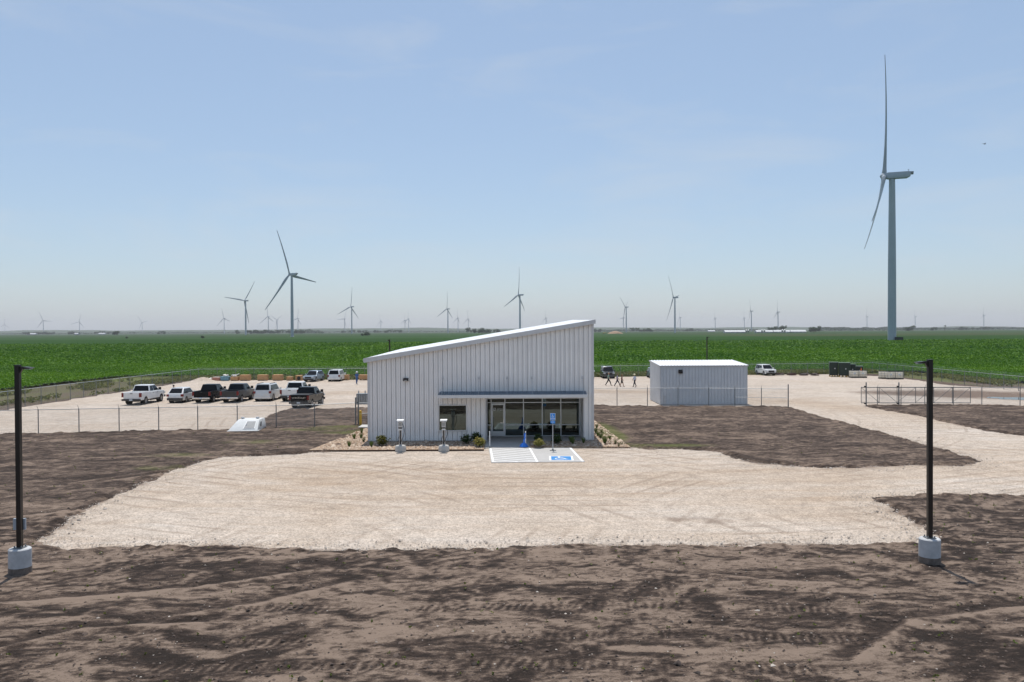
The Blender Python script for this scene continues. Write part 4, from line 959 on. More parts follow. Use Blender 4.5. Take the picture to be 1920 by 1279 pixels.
# cantilever gate slid open
g0 = gp(1612, 760.5); g1 = gp(1816, 760.5)
gate = thing('sliding_gate', 'long galvanised sliding gate with diagonal braces standing open', 'gate', (g0[0], g0[1] - .35, 0), math.atan2(g1[1] - g0[1], g1[0] - g0[0]))
gl = math.hypot(g1[0] - g0[0], g1[1] - g0[1])
for z in (.30, 1.86): MB().cyl((0, 0, z), (gl, 0, z), .038, n=8).build('frame_rail', GALVD, gate, smooth=True)
ups = [0, gl * .165, gl * .33, gl * .50, gl * .665, gl * .835, gl]
for x in ups: MB().cyl((x, 0, .30), (x, 0, 1.86), .030, n=8).build('upright', GALVD, gate, smooth=True)
for i, (a, b) in enumerate(zip(ups[:-1], ups[1:])):
    z0, z1 = (1.84, .34) if i < 2 else (.34, 1.84)
    MB().cyl((a, 0.0, z0), (b, 0.0, z1), .018, n=6).build('brace', GALVD, gate, smooth=True)
me = bpy.data.meshes.new('wire_mesh'); me.from_pydata([(0, .03, .3), (gl, .03, .3), (gl, .03, 1.86), (0, .03, 1.86)], [], [(0, 1, 2, 3)]); uv = me.uv_layers.new(name='UVMap')
for lp, c_ in zip(me.loops, [(0, 0), (gl, 0), (gl, 1.56), (0, 1.56)]): uv.data[lp.index].uv = c_
obj('wire_mesh', me, CHAIN, gate)
for k_, (x, lab) in enumerate([(.42, 'thick gate post with rollers at the left end of the sliding gate'), (gl * .33 + .1, 'thick gate post with rollers a third along the sliding gate')]):
    p = Vector((g0[0], g0[1] - .35)) + Vector((math.cos(gate.rotation_euler.z), math.sin(gate.rotation_euler.z))) * x
    t = thing('gate_post', lab, 'post', (p.x, p.y - .16, 0), group='roller posts of the sliding gate')
    MB().cyl((0, 0, -.2), (0, 0, 2.35), .06, n=12).cyl((0, 0, 2.35), (0, 0, 2.39), .065, .03, 12).build('post', GALVD, t, smooth=True)
    for z in (.26, 1.94): MB().box(-.17, -.03, -.05, .14, z - .08, z + .08).build('roller', BLACKP, t, bevel=.02)

# ------------------------------------------------------------------ lamp posts
def lamp_post(x, y, label, arm, base=True, hz=6.67, box=False):
    t = thing('lamp_post', label, 'lamp post', (x, y, 0), group='dark lamp posts of the site')
    zb = .86 if base else .3
    MB().lathe([(.33, -.3), (.33, zb - .03), (.30, zb), (.0, zb)], 24).build('concrete_base', M('sonotube_concrete', (.46, .47, .48), .8, 0, .16, 3, bump=.2, bs=14), t, smooth=True)
    if base: MB().lathe([(.337, -.3), (.338, .17), (.334, .25), (.331, .27)], 24).build('soil_stain', M('soil_stained_concrete', (.15, .12, .10), .95, 0, .35, 6), t, smooth=True)
    MB().box(-.15, .15, -.15, .15, zb, zb + .03).cyl((-.11, -.11, zb), (-.11, -.11, zb + .09), .02, n=6).cyl((.11, -.11, zb), (.11, -.11, zb + .09), .02, n=6).cyl((-.11, .11, zb), (-.11, .11, zb + .09), .02, n=6).cyl((.11, .11, zb), (.11, .11, zb + .09), .02, n=6).build('base_plate', GALVD, t)
    MB().box(-.075, .075, -.075, .075, zb + .03, hz).build('pole', BRONZE, t, bevel=.012)
    MB().box(-.085, .085, -.085, .085, hz, hz + .03).build('cap', BRONZE, t)
    ar = MB().prism([(arm * .075, hz - .22), (arm * .10, hz - .22), (arm * .16, hz - .10), (arm * .20, hz - .075), (arm * .20, hz - .02), (arm * .075, hz - .02)], -.04, .04, 'y').build('arm', BRONZE, t)
    hd = MB().prism([(arm * .17, hz - .09), (arm * .24, hz - .10), (arm * .46, hz - .08), (arm * .48, hz - .06), (arm * .24, hz - .03), (arm * .17, hz - .035)], -.13, .13, 'y').build('lamp_head', BRONZE, t, bevel=.006)
    MB().box(min(arm * .26, arm * .42), max(arm * .26, arm * .42), -.10, .10, hz - .112, hz - .090).build('lens', LAMPCLR, hd)
    if box: MB().box(-.26, .12, .08, .16, 1.42, 1.78).build('back_box', M('pale_grey_box', (.40, .44, .48), .5, 0, .05, 4), t)
lx, ly = gp(38, 1078); lamp_post(lx, ly, 'dark lamp post on a concrete footing at the left edge', 1, box=True)
lx, ly = gp(1743, 1058); lamp_post(lx, ly, 'dark lamp post on a concrete footing at the right', -1)
lamp_post(-15.4, 104, 'far dark lamp post rising behind the low end of the building roof', -1, False)
lamp_post(28.3, 120, 'far dark lamp post rising behind the grey shed', 1, False)

# ------------------------------------------------------------------ vehicles
wheel_cache = {}
def wheel_meshes(r, wd):
    if (r, wd) in wheel_cache: return wheel_cache[(r, wd)]
    m = MB(); prof = [(r * .62, -wd / 2), (r * .93, -wd / 2), (r, -wd * .36), (r, wd * .36), (r * .93, wd / 2), (r * .62, wd / 2)]
    n = 20; vs = [(q * math.cos(2 * math.pi * i / n), y, q * math.sin(2 * math.pi * i / n)) for (q, y) in prof for i in range(n)]
    fs = [(j * n + i, j * n + (i + 1) % n, (j + 1) * n + (i + 1) % n, (j + 1) * n + i) for j in range(len(prof) - 1) for i in range(n)]
    ty = m.add(vs, fs).mesh('tyre', True); ty.materials.append(RUBBER)
    m = MB()
    for s in (-1, 1):
        y = s * wd * .30
        m.cyl((0, y, 0), (0, y + s * .02, 0), r * .16, n=10)
        for k in range(6):
            a = k * math.pi / 3; c, d = math.cos(a), math.sin(a); e, g = -d * r * .09, c * r * .09
            vs = [(c * r * .1 + e, y, d * r * .1 + g), (c * r * .1 - e, y, d * r * .1 - g), (c * r * .63 - e, y, d * r * .63 - g), (c * r * .63 + e, y, d * r * .63 + g)]
            m.add(vs + [(p[0], p[1] + s * .02, p[2]) for p in vs], [(0, 1, 2, 3), (7, 6, 5, 4), (0, 4, 5, 1), (1, 5, 6, 2), (2, 6, 7, 3), (3, 7, 4, 0)])
    n = 20
    for s in (-1, 1):
        vs = [(q * math.cos(2 * math.pi * i / n), s * y, q * math.sin(2 * math.pi * i / n)) for (q, y) in ((r * .64, wd * .48), (r * .56, wd * .44), (r * .52, wd * .2), (0.01, wd * .2)) for i in range(n)]
        m.add(vs, [(j * n + i, j * n + (i + 1) % n, (j + 1) * n + (i + 1) % n, (j + 1) * n + i) for j in range(3) for i in range(n)])
    rm = m.mesh('rim'); rm.materials.append(RIM)
    wheel_cache[(r, wd)] = (ty, rm); return ty, rm
PAINTS = {'white': M('white_car_paint', (.74, .74, .73), .28, 0, .05, 1.5, coat=.6), 'black': M('black_car_paint', (.006, .006, .007), .2, 0, .3, 1.5, coat=0, spec=.15), 'dark': M('dark_navy_paint', (.008, .009, .012), .22, 0, .25, 1.5, coat=0, spec=.15),
          'grey': M('dark_grey_paint', (.030, .031, .034), .28, 0, .12, 1.5, coat=.2, spec=.4), 'silver': M('silver_blue_paint', (.30, .36, .42), .3, .4, .06, 1.5, coat=.6), 'charcoal': M('charcoal_paint', (.05, .055, .06), .25, .3, .15, 1.5, coat=.7), 'pearl': M('pearl_paint', (.66, .655, .64), .28, .05, .05, 1.5, coat=.6), 'bluegrey': M('blue_grey_paint', (.09, .13, .18), .3, .3, .1, 1.5, coat=.6)}
DUSTB = M('dusty_black_trim', (.055, .050, .046), .7, 0, .25, 6)

def arch_profile(top, zb, wheels, rw, rear_x, front_x):
    """side outline: bottom edge with two wheel arches from rear to front, then the top points front to rear"""
    pts = [(rear_x, zb + .10), (rear_x + .06, zb)]
    for wx in wheels:
        ra = rw * 1.16; za = rw
        a0 = math.asin(max(-1, min(1, (zb - za) / ra)))
        for k in range(9):
            a = math.pi - a0 - (math.pi - 2 * a0) * k / 8
            pts.append((wx + ra * math.cos(a), za + ra * math.sin(a)))
    pts += [(front_x - .06, zb), (front_x, zb + .10)] + top
    return pts
def hull_mesh(prof, W, inset=.055):
    xs_ = [p[0] for p in prof]; zs_ = [p[1] for p in prof]; xc = (min(xs_) + max(xs_)) / 2; zc = (min(zs_) + max(zs_)) / 2
    hl = (max(xs_) - min(xs_)) / 2
    def ring(y, k, kz, taper): return [(xc + (x - xc) * k, y * (1 - taper * max(0, (abs(x - xc) / hl) - .72) ** 2 * 2.2), zc + (z - zc) * kz) for x, z in prof]
    m = MB(); m.loft([ring(-W / 2, .985, .90, .9), ring(-W / 2 + inset, 1, 1, .9), ring(W / 2 - inset, 1, 1, .9), ring(W / 2, .985, .90, .9)])
    return m.mesh('body', True)
class GH:
    def __init__(s, xb0, xb1, yb, z0, xt0, xt1, yt, z1): s.__dict__.update(locals())
    def mesh(s, mat, name, parent, bevel=.05):
        m = MB().add([(s.xb0, -s.yb, s.z0), (s.xb1, -s.yb, s.z0), (s.xb1, s.yb, s.z0), (s.xb0, s.yb, s.z0), (s.xt0, -s.yt, s.z1), (s.xt1, -s.yt, s.z1), (s.xt1, s.yt, s.z1), (s.xt0, s.yt, s.z1)], [(3, 2, 1, 0), (4, 5, 6, 7), (0, 1, 5, 4), (1, 2, 6, 5), (2, 3, 7, 6), (3, 0, 4, 7)])
        return m.build(name, mat, parent, smooth=True, bevel=bevel, seg=3)
    def side(s, sg, u0, u1, v0, v1, off=.008, slant=(0, 0)):
        def P(u, v):
            x = (s.xb0 + (s.xb1 - s.xb0) * u) * (1 - v) + (s.xt0 + (s.xt1 - s.xt0) * u) * v
            y = s.yb * (1 - v) + s.yt * v; return (x, sg * (y + off), s.z0 + (s.z1 - s.z0) * v)
        return [P(u0 + slant[0] * 0, v0), P(u1, v0), P(u1 + slant[1], v1), P(u0 + slant[0], v1)]
    def end(s, front, u0, u1, v0, v1, off=.008):
        xb, xt = (s.xb1, s.xt1) if front else (s.xb0, s.xt0); sgn = 1 if front else -1
        def P(u, v): return (xb + (xt - xb) * v + sgn * off, (-1 + 2 * u) * (s.yb + (s.yt - s.yb) * v), s.z0 + (s.z1 - s.z0) * v)
        return [P(u0, v0), P(u1, v0), P(u1, v1), P(u0, v1)]
def pane(name, q, parent, mat=CARGLASS):
    n = (Vector(q[1]) - Vector(q[0])).cross(Vector(q[3]) - Vector(q[0])).normalized() * .006
    c = sum((Vector(p) for p in q), Vector()) / 4
    m = MB(); m.add([Vector(p) + n for p in q] + [Vector(p) - n for p in q], [(0, 1, 2, 3), (7, 6, 5, 4), (0, 4, 5, 1), (1, 5, 6, 2), (2, 6, 7, 3), (3, 7, 4, 0)])
    return m.build(name, mat, parent)
def wheels_for(root, r, wd, xs_, ty):
    tm, rm = wheel_meshes(r, wd)
    for x in xs_:
        for s in (-1, 1):
            t = obj('wheel', tm, None, root, (x, s * ty, r)); obj('rim', rm, None, t)
def pickup(label, loc, rz, paint, bumper='chrome', s=1.0, tail='', tonneau=False, plate=True):
    v = thing('pickup_truck', label, 'pickup truck', (loc[0], loc[1], .0), rz, group='vehicles parked in the yard'); v.scale = (s, s, s)
    p = PAINTS[paint]; W = 2.02; r = .41; wh = (-1.78, 1.88)
    prof = arch_profile([(2.93, .80), (2.92, 1.10), (2.78, 1.20), (1.30, 1.29), (-.78, 1.29), (-.80, 1.00), (-2.90, 1.00)], .50, wh, r, -2.90, 2.93)
    obj('body', hull_mesh(prof, W), p, v)
    g = GH(-.80, 1.62, .95, 1.27, -.55, .72, .76, 1.96); g.mesh(p, 'cab', v)
    bed = MB()
    for sg in (-1, 1): bed.box(-2.88, -.82, sg * .86 if sg > 0 else -1.0, sg * 1.0 if sg > 0 else -.86, .97, 1.32)
    bed.box(-.88, -.80, -.86, .86, .97, 1.32); bed.build('bed', p, v, bevel=.02)
    tg = MB().box(-2.95, -2.86, -.80, .80, .66, 1.31).build('tailgate', p, v, bevel=.02)
    MB().box(-2.958, -2.945, -.14, .14, 1.18, 1.24).build('handle', BLACKP, tg)
    if tail:
        me = text_mesh(tail, .20); o = obj('lettering', me, CHROME, tg, (-2.957, 0, .98)); o.rotation_euler = (R(90), 0, R(-90)); o.scale = (1.25, 1, 1)
    if tonneau: MB().box(-2.86, -.86, -.90, .90, 1.322, 1.355).build('bed_cover', BLACKP, v, bevel=.012)
    bmat = CHROME if bumper == 'chrome' else (DUSTB if bumper == 'black' else p)
    bp = MB().box(-3.06, -2.90, -.98, .98, .46, .66).build('bumper', bmat, v, bevel=.03)
    if plate: MB().box(-3.07, -3.055, -.17, .17, .50, .63).build('plate', PLATE, bp)
    MB().box(2.88, 3.02, -.96, .96, .46, .70).build('bumper', bmat, v, bevel=.03)
    MB().box(2.90, 2.955, -.62, .62, .72, 1.08).build('grille', BLACKP if bumper != 'chrome' else CHROME, v, bevel=.01)
    for sg in (-1, 1):
        MB().box(-2.965, -2.76, sg * .90 - .095, sg * .90 + .112 if sg > 0 else sg * .90 + .095, .84, 1.27).build('tail_light', LAMPRED, v, bevel=.012) if sg > 0 else MB().box(-2.965, -2.76, -1.012, -.805, .84, 1.27).build('tail_light', LAMPRED, v, bevel=.012)
        MB().box(2.70, 2.955, sg * .80 - .17, sg * .80 + .17, .86, 1.06).build('headlight', LAMPCLR, v, bevel=.02)
        pane('window', g.side(sg, .05, .40, .10, .88), v); pane('window', g.side(sg, .44, .93, .10, .88, slant=(0, -.0)), v)
        mr = MB().box(1.12, 1.24, sg * 1.0 if sg > 0 else -1.27, 1.27 if sg > 0 else -1.0, 1.33, 1.62).build('mirror', BLACKP if paint != 'white' or bumper != 'chrome' else p, v, bevel=.02)
        MB().box(-.80, 1.20, sg * .985 - .06, sg * .985 + .05, .36, .42).build('running_board', BLACKP, v, bevel=.01)
        for x in (-.10, .85): MB().box(x - .10, x + .10, sg * 1.005 - .012, sg * 1.005 + .02, 1.10, 1.14).build('door_handle', BLACKP if paint == 'white' else CHROME, v)
        for x in wh: MB().cyl((x, sg * .60, r), (x, sg * .70, r), r * 1.13, n=18).build('wheel_well', BLACKP, v)
    pane('rear_window', g.end(False, .06, .94, .10, .88), v); pane('windshield', g.end(True, .05, .95, .06, .92), v)
    MB().box(-2.6, 2.6, -.62, .62, .34, .56).build('chassis', BLACKP, v)
    wheels_for(v, r, .27, wh, .87)
    return v
def suv(label, loc, rz, paint, L=4.75, W=1.90, H=1.70, r=.36, hood=1.05, belt=1.02, clad=True, kind='suv', chrome=True, rails=False):
    v = thing({'suv': 'suv', 'minivan': 'minivan', 'car': 'crossover_car'}[kind], label, {'suv': 'suv', 'minivan': 'minivan', 'car': 'car'}[kind], (loc[0], loc[1], 0), rz, group='vehicles parked in the yard')
    p = PAINTS[paint]; hl = L / 2; wh = (-hl + .95, hl - .95); cx = hl * (.40 if kind != 'minivan' else .55)
    prof = arch_profile([(hl, .55), (hl - .03, hood - .20), (hl - .16, hood - .07), (cx, hood + .02), (-hl + .10, belt + .03), (-hl + .01, belt - .12)], .30, wh, r, -hl, hl - .02)
    obj('body', hull_mesh(prof, W), p, v)
    g = GH(-hl + .06, cx + .12, W / 2 - .07, belt - .01, -hl + (.78 if kind == 'car' else .42), cx - .72, W / 2 - .24, H); g.mesh(p, 'cabin', v, .06)
    for sg in (-1, 1):
        for a, b in ((.06, .27), (.29, .58), (.60, .92)): pane('window', g.side(sg, a, b, .10, .84), v)
        MB().box(-hl - .015, -hl + .20, sg * (W / 2 - .15) - .14, sg * (W / 2 - .15) + .135, belt - .26, belt - .02).build('tail_light', LAMPRED, v, bevel=.02)
        MB().box(hl - .30, hl + .012, sg * (W / 2 - .24) - .20, sg * (W / 2 - .24) + .17, hood - .32, hood - .18).build('headlight', LAMPCLR, v, bevel=.02)
        MB().box(cx - .28, cx - .12, W / 2 + .0 if sg > 0 else -W / 2 - .19, W / 2 + .19 if sg > 0 else -W / 2 - .0, belt + .02, belt + .20).build('mirror', p, v, bevel=.025)
        MB().box(wh[0] + r * 1.15, wh[1] - r * 1.15, sg * (W / 2 - .03) - .04, sg * (W / 2 - .03) + .04, .27, .40).build('sill', DUSTB if clad else p, v, bevel=.01)
        for x in (-.35, .55): MB().box(x - .09, x + .09, sg * W / 2 - .02, sg * W / 2 + .012, belt - .14, belt - .11).build('door_handle', CHROME, v)
        for x in wh: MB().cyl((x, sg * (W / 2 - .36), r), (x, sg * (W / 2 - .28), r), r * 1.12, n=18).build('wheel_well', BLACKP, v)
        if rails: MB().box(-hl + .6, cx - .85, sg * (W / 2 - .33) - .02, sg * (W / 2 - .33) + .02, H + .01, H + .06).build('roof_rail', BLACKP, v)
    pane('rear_window', g.end(False, .08, .92, .16, .88), v); pane('windshield', g.end(True, .05, .95, .06, .92), v)
    bp = MB().box(-hl - .06, -hl + .12, -W / 2 + .08, W / 2 - .08, .32, .58).build('bumper', DUSTB if clad else p, v, bevel=.03)
    MB().box(-hl - .03, -hl + .03, -.18, .18, .66, .79).build('plate', PLATE, v)
    MB().box(hl - .14, hl + .04, -W / 2 + .10, W / 2 - .10, .30, .54).build('bumper', DUSTB if clad else p, v, bevel=.03)
    MB().box(hl - .10, hl + .018, -.50, .50, .58, hood - .18).build('grille', BLACKP, v, bevel=.01)
    MB().box(-hl + .3, hl - .3, -W / 2 + .25, W / 2 - .25, .20, .42).build('chassis', BLACKP, v)
    MB().box(-hl + (.74 if kind == 'car' else .40), -hl + (.96 if kind == 'car' else .62), -W / 2 + .32, W / 2 - .32, H - .03, H + .015).build('spoiler', p, v, bevel=.01)
    wheels_for(v, r, .23, wh, W / 2 - .12)
    return v
UPY = R(90); DNY = R(-90)
pickup('white pickup truck at the left end of the parked row', (-40.35, 90.6), UPY - R(1), 'white', 'black', 1.03)
suv('small white crossover between the white and the black pickup', (-36.75, 92.2), UPY, 'white', 4.6, 1.86, 1.64, .35, 1.0, 1.0, True, 'car')
pickup('black pickup truck with chrome bumper beside the white crossover', (-33.75, 92.6), UPY - R(1), 'dark', 'chrome', .98)
pickup('dark grey pickup truck with chrome bumper, fourth in the parked row', (-30.75, 92.8), UPY - R(1), 'grey', 'chrome', 1.0)
suv('large white boxy suv parked beside the dark grey pickup', (-27.75, 94.2), UPY, 'pearl', 5.2, 2.03, 1.92, .40, 1.16, 1.16, False, 'suv', rails=True)
pickup('white pickup truck half hidden behind a black pickup', (-24.6, 94.2), UPY, 'white', 'black', 1.04)
pickup('shiny black pickup truck nearest the camera with lettered tailgate', (-21.3, 86.0), UPY - R(3), 'black', 'black', 1.02, 'CHEVROLET', True)
suv('silver blue crossover facing the camera beside the rear fence', (-31.0, 129.2), DNY - R(8), 'silver', 4.8, 1.88, 1.66, .36, 1.0, 1.0, True, 'car', rails=True)
suv('white minivan seen from behind beside the rear fence', (-27.6, 130.2), UPY, 'white', 5.1, 2.0, 1.78, .35, 1.0, 1.02, False, 'minivan')
suv('dark suv facing the camera right of the steel building', (15.5, 134.4), DNY, 'charcoal', 4.9, 1.98, 1.85, .39, 1.12, 1.10, False, 'suv')
suv('white van mostly hidden behind the right corner of the building', (12.1, 134.0), DNY, 'white', 5.4, 2.0, 1.95, .36, 1.05, 1.08, False, 'minivan')
suv('blue grey car mostly hidden behind the left end of the shed', (23.0, 134.0), DNY, 'bluegrey', 4.6, 1.85, 1.65, .35, 1.0, 1.0, True, 'car')
suv('white suv facing the camera by the rear fence right of the shed', (43.0, 140.2), DNY + R(6), 'white', 4.85, 1.95, 1.78, .39, 1.08, 1.08, True, 'suv')
# ------------------------------------------------------------------ things in the yard
def crate(px0, px1, py, hpx, label, opened=False, Yd=131.0):
    x0 = (px0 - 960) / F_PX * Yd; x1 = (px1 - 960) / F_PX * Yd; w_, h = x1 - x0, hpx * Yd / F_PX; d = 1.1
    t = thing('plywood_crate', label, 'crate', ((x0 + x1) / 2, Yd, 0), R(random.uniform(-4, 4)), group='crates along the rear fence')
    hw = w_ / 2
    MB().box(-hw, hw, 0, d, .12, h).build('box', PLY, t, bevel=.006)
    for x in (-hw * .8, 0, hw * .8): MB().box(x - .06, x + .06, -.01, d + .01, 0, .118).build('skid', PLY, t)
    for x in (-hw, hw - .09): MB().box(x, x + .09, -.024, -.002, .14, h - .01).build('batten', PLY, t)
    MB().box(-hw - .03, hw + .03, -.04, d + .03, h + .001, h + .035).build('lid', PLY, t)
    if opened: MB().cyl((0.05, -.05, h * .50), (.05, -.003, h * .50), h * .36, n=16).build('black_hole_disc', BLACKP, t)  # black disc stands in for the dark inside of a round hole
    return t
crate(448.5, 466, 713, 10.5, 'first full plywood crate right of the loaded pallets')
crate(482, 499.5, 713, 10.5, 'second full plywood crate along the rear fence')
crate(510, 527, 713, 10.5, 'third full plywood crate along the rear fence')
crate(536.5, 546, 713, 6.5, 'small low plywood crate left of the crate with black hole')
crate(553.5, 564.5, 713, 9, 'plywood crate with a black hole beside the silver crossover', True)
crate(641, 652.5, 713, 9.5, 'plywood crate just right of the white minivan')
crate(672.5, 692, 713, 9.5, 'plywood crate partly behind the left edge of the building')
def pallet(root, w_, d, z=0.0):
    for y in (0, d / 2 - .05, d - .1): MB().box(-w_ / 2, w_ / 2, y, y + .1, z, z + .1).build('runner', PLY, root)
    for i in range(6):
        x = -w_ / 2 + i * (w_ - .12) / 5; MB().box(x, x + .12, 0, d, z + .101, z + .125).build('slat', PLY, root)
def bags(root, mat, w_, d, z, n, seed, name='sack'):
    g = random.Random(seed)
    for i in range(n):
        x, y = g.uniform(-w_ / 2, w_ / 2) * .7, g.uniform(.15, d - .15); a = g.uniform(0, 3); rx, ry, rz_ = g.uniform(.18, .38), g.uniform(.15, .28), g.uniform(.08, .16)
        m = MB(); rings = []
        for zz, k in ((0, .7), (.3, 1), (.7, .9), (1, .35)):
            rings.append([(x + rx * k * math.cos(t) * math.cos(a) - ry * k * math.sin(t) * math.sin(a), y + rx * k * math.cos(t) * math.sin(a) + ry * k * math.sin(t) * math.cos(a), z + i * .03 + 2 * rz_ * zz + g.uniform(-.02, .02)) for t in [2 * math.pi * q / 10 for q in range(10)]])
        m.loft(rings).build(name, mat, root, smooth=True)
REDB = M('faded_red_wrap', (.45, .20, .14), .7, 0, .25, 3); TEAL = M('teal_blue_bin', (.17, .33, .40), .6, 0, .15, 3); CREAM = M('cream_wrap', (.66, .62, .56), .6, 0, .15, 4)
def wx_(px, Yd=131.0): return (px - 960) / F_PX * Yd
t = thing('loaded_pallet', 'flat pallet with pale scraps at the left end of the rear row', 'pallet', (wx_(388), 131, 0)); pallet(t, 1.3, 1.1); bags(t, CREAM, 1.2, 1.0, .12, 6, 4)
t = thing('wrapped_bale', 'faded red wrapped bale left of the teal bin', 'bale', (wx_(403.5), 131, 0)); MB().loft([[(.58 * k * (1 if i in (1, 2) else -1), .5 + .5 * k * (1 if i in (2, 3) else -1), z) for i in range(4)] for z, k in ((0, 1), (.25, 1.05), (.52, .95), (.58, .8))]).build('wrap', REDB, t, bevel=.05, smooth=True); MB().box(-.5, .5, .1, .9, .57, .62).build('lid', CREAM, t)
t = thing('teal_bin', 'teal blue bin heaped with pale wrapping along the rear fence', 'bin', (wx_(420), 131, 0)); MB().loft([[(.68 * k * (1 if i in (1, 2) else -1), .5 + .5 * k * (1 if i in (2, 3) else -1), z) for i in range(4)] for z, k in ((.05, .9), (.62, 1.0))]).build('tub', TEAL, t, bevel=.02); MB().box(-.72, .72, -.04, 1.04, .62, .68).build('rim', TEAL, t); bags(t, CREAM, 1.1, 1.0, .62, 6, 6)
t = thing('loaded_pallet', 'plywood box heaped with white pipes right of the teal bin', 'pallet', (wx_(438), 131, 0)); MB().box(-.58, .58, 0, 1.0, .1, .62).build('box', PLY, t, bevel=.01)
for x in (-.45, 0, .45): MB().box(x - .06, x + .06, 0, 1, 0, .1).build('skid', PLY, t)
bags(t, CREAM, 1.0, 1.0, .6, 4, 9)
for a in ((-.5, .3, .85, .6, .2, 1.02), (-.3, .6, .8, .7, .5, 1.1), (-.55, .8, .9, .3, .9, .95)): MB().cyl(a[:3], a[3:], .05, n=8).build('pipe', WHITEP, t)

# storm shelter by the left fence
sx, sy = gp(455, 810)
ss = thing('storm_shelter', 'white concrete storm shelter with a sloping hatch by the left fence', 'shelter', (sx, sy, 0), R(4))
SHEL = M('white_precast_shell', (.66, .67, .66), .7, 0, .08, 2.5, bump=.1, bs=20)
ss.scale = (1, 1, .76)
MB().add([(-1.12, 0, .12), (1.12, 0, .12), (1.25, 2.5, .12), (-1.05, 2.5, .12), (-.58, .95, 1.12), (1.05, .95, 1.12), (1.15, 2.35, 1.12), (-.50, 2.35, 1.12)], [(3, 2, 1, 0), (4, 5, 6, 7), (0, 1, 5, 4), (1, 2, 6, 5), (2, 3, 7, 6), (3, 0, 4, 7)]).build('shell', SHEL, ss, bevel=.02, smooth=True)
MB().box(-1.20, 1.18, -.06, 2.56, -.1, .118).build('rim', SHEL, ss, bevel=.02)
def slope(u, v, off): # on the front slope
    x = -1.12 + 2.24 * u; x2 = -.58 + 1.63 * u; n = Vector((0, -1.0, .95)).normalized()
    return Vector((x + (x2 - x) * v, .95 * v, .12 + v)) + n * off
def slope_slab(name, u0, u1, v0, v1, a, b, mat, par):
    q = [slope(u0, v0, a), slope(u1, v0, a), slope(u1, v1, a), slope(u0, v1, a), slope(u0, v0, b), slope(u1, v0, b), slope(u1, v1, b), slope(u0, v1, b)]
    return MB().add(q, [(3, 2, 1, 0), (4, 5, 6, 7), (0, 1, 5, 4), (1, 2, 6, 5), (2, 3, 7, 6), (3, 0, 4, 7)]).build(name, mat, par)
fr_ = slope_slab('hatch_frame', .47, .90, .16, .86, -.02, .04, WHITEP, ss); hat = slope_slab('hatch', .50, .87, .20, .82, .041, .055, M('hatch_grey_steel', (.20, .21, .22), .45, .4, .1, 4), ss)
slope_slab('handle', .52, .545, .45, .56, .056, .08, CHROME, hat)
for (x, y) in ((-.35, 1.5), (.80, 1.5)): MB().lathe([(.07, 1.1), (.07, 1.16), (.14, 1.18), (.15, 1.24), (.11, 1.31), (.0, 1.34)], 14, (x, y)).build('vent', GALV, ss, smooth=True)
MB().prism([(.7, .45), (1.1, .45), (1.2, .9), (.9, .9)], 1.155, 1.185, 'x').build('louver', GALVD, ss)

# transformer, bollard
tx, ty_ = gp(676, 758)
tr = thing('transformer', 'grey finned transformer cabinet just left of the building', 'transformer', (tx + .15, ty_ + .4, 0))
MB().box(-.62, .9, -.3, .8, .12, 1.10).build('tank', GALVD, tr, bevel=.02)
MB().box(-.7, 1.0, -.45, .9, -.05, .118).build('pad', CONC, tr)
for i in range(7): MB().box(-.52 + i * .2, -.44 + i * .2, -.42, -.302, .25, .98).build('fin', GALV, tr)
for x in (-.45, .25): MB().cyl((x, .2, 1.10), (x, .2, 1.42), .05, .035, 8).cyl((x, .2, 1.2), (x, .2, 1.24), .085, n=10).cyl((x, .2, 1.3), (x, .2, 1.34), .08, n=10).build('bushing', GALV, tr, smooth=True)
bx_, by_ = gp(676, 799)
bo = thing('bollard', 'yellow steel bollard at the left side of the building', 'bollard', (bx_, by_, 0))
MB().lathe([(.11, -.2), (.11, 1.18), (.09, 1.25), (.05, 1.29), (0, 1.30)], 16).build('sleeve', YELLOW, bo, smooth=True)
MB().lathe([(.113, .98), (.113, 1.03)], 16).build('band', M('pale_band', (.75, .62, .25), .5, 0, .1, 4), bo, smooth=True)

# green cabinets and totes on the right
GREEN = M('dark_green_cabinet', (.010, .024, .015), .5, 0, .2, 2); 
def cabinet(x, y, w_, d, h, label, rz=R(-18)):
    c = thing('green_cabinet', label, 'cabinet', (x, y, 0), rz, group='dark green electrical cabinets')
    MB().box(-w_ / 2, w_ / 2, 0, d, .22, h).build('housing', GREEN, c, bevel=.03)
    MB().box(-w_ / 2 - .04, w_ / 2 + .04, -.05, d + .05, h + .001, h + .06).build('lid', M('pale_green_lid', (.10, .14, .11), .6, 0, .15, 2), c)  # lid is a paler green than the housing
    for s in (-1, 1):
        dr = MB().box(min(s * .03, s * (w_ / 2 - .06)), max(s * .03, s * (w_ / 2 - .06)), -.022, -.001, .30, h - .10).build('door', GREEN, c)
    MB().box(.10, .22, -.034, -.023, h * .55, h * .62).build('label_plate', WHITEP, c)
    for i in range(4):
        x_ = -w_ / 2 + i * (w_ - .14) / 3; sk = MB().box(x_, x_ + .14, -.18, d + .12, .0, .215).build('skid', BLACKP, c)
        MB().box(x_ - .002, x_ + .142, -.19, -.181, .0, .213).build('yellow_end', YELLOW, sk)
cabinet(52.25, 134.2, 1.3, 1.5, 2.3, 'tall dark green cabinet at the left end of the group')
cabinet(53.5, 132.9, 1.7, 1.6, 2.25, 'second tall dark green cabinet behind the white totes')
cabinet(55.3, 134.6, 1.2, 1.4, 1.95, 'medium dark green cabinet behind the white totes')
cabinet(57.0, 136.0, 1.4, 1.4, 1.55, 'lowest dark green cabinet at the right end of the group')
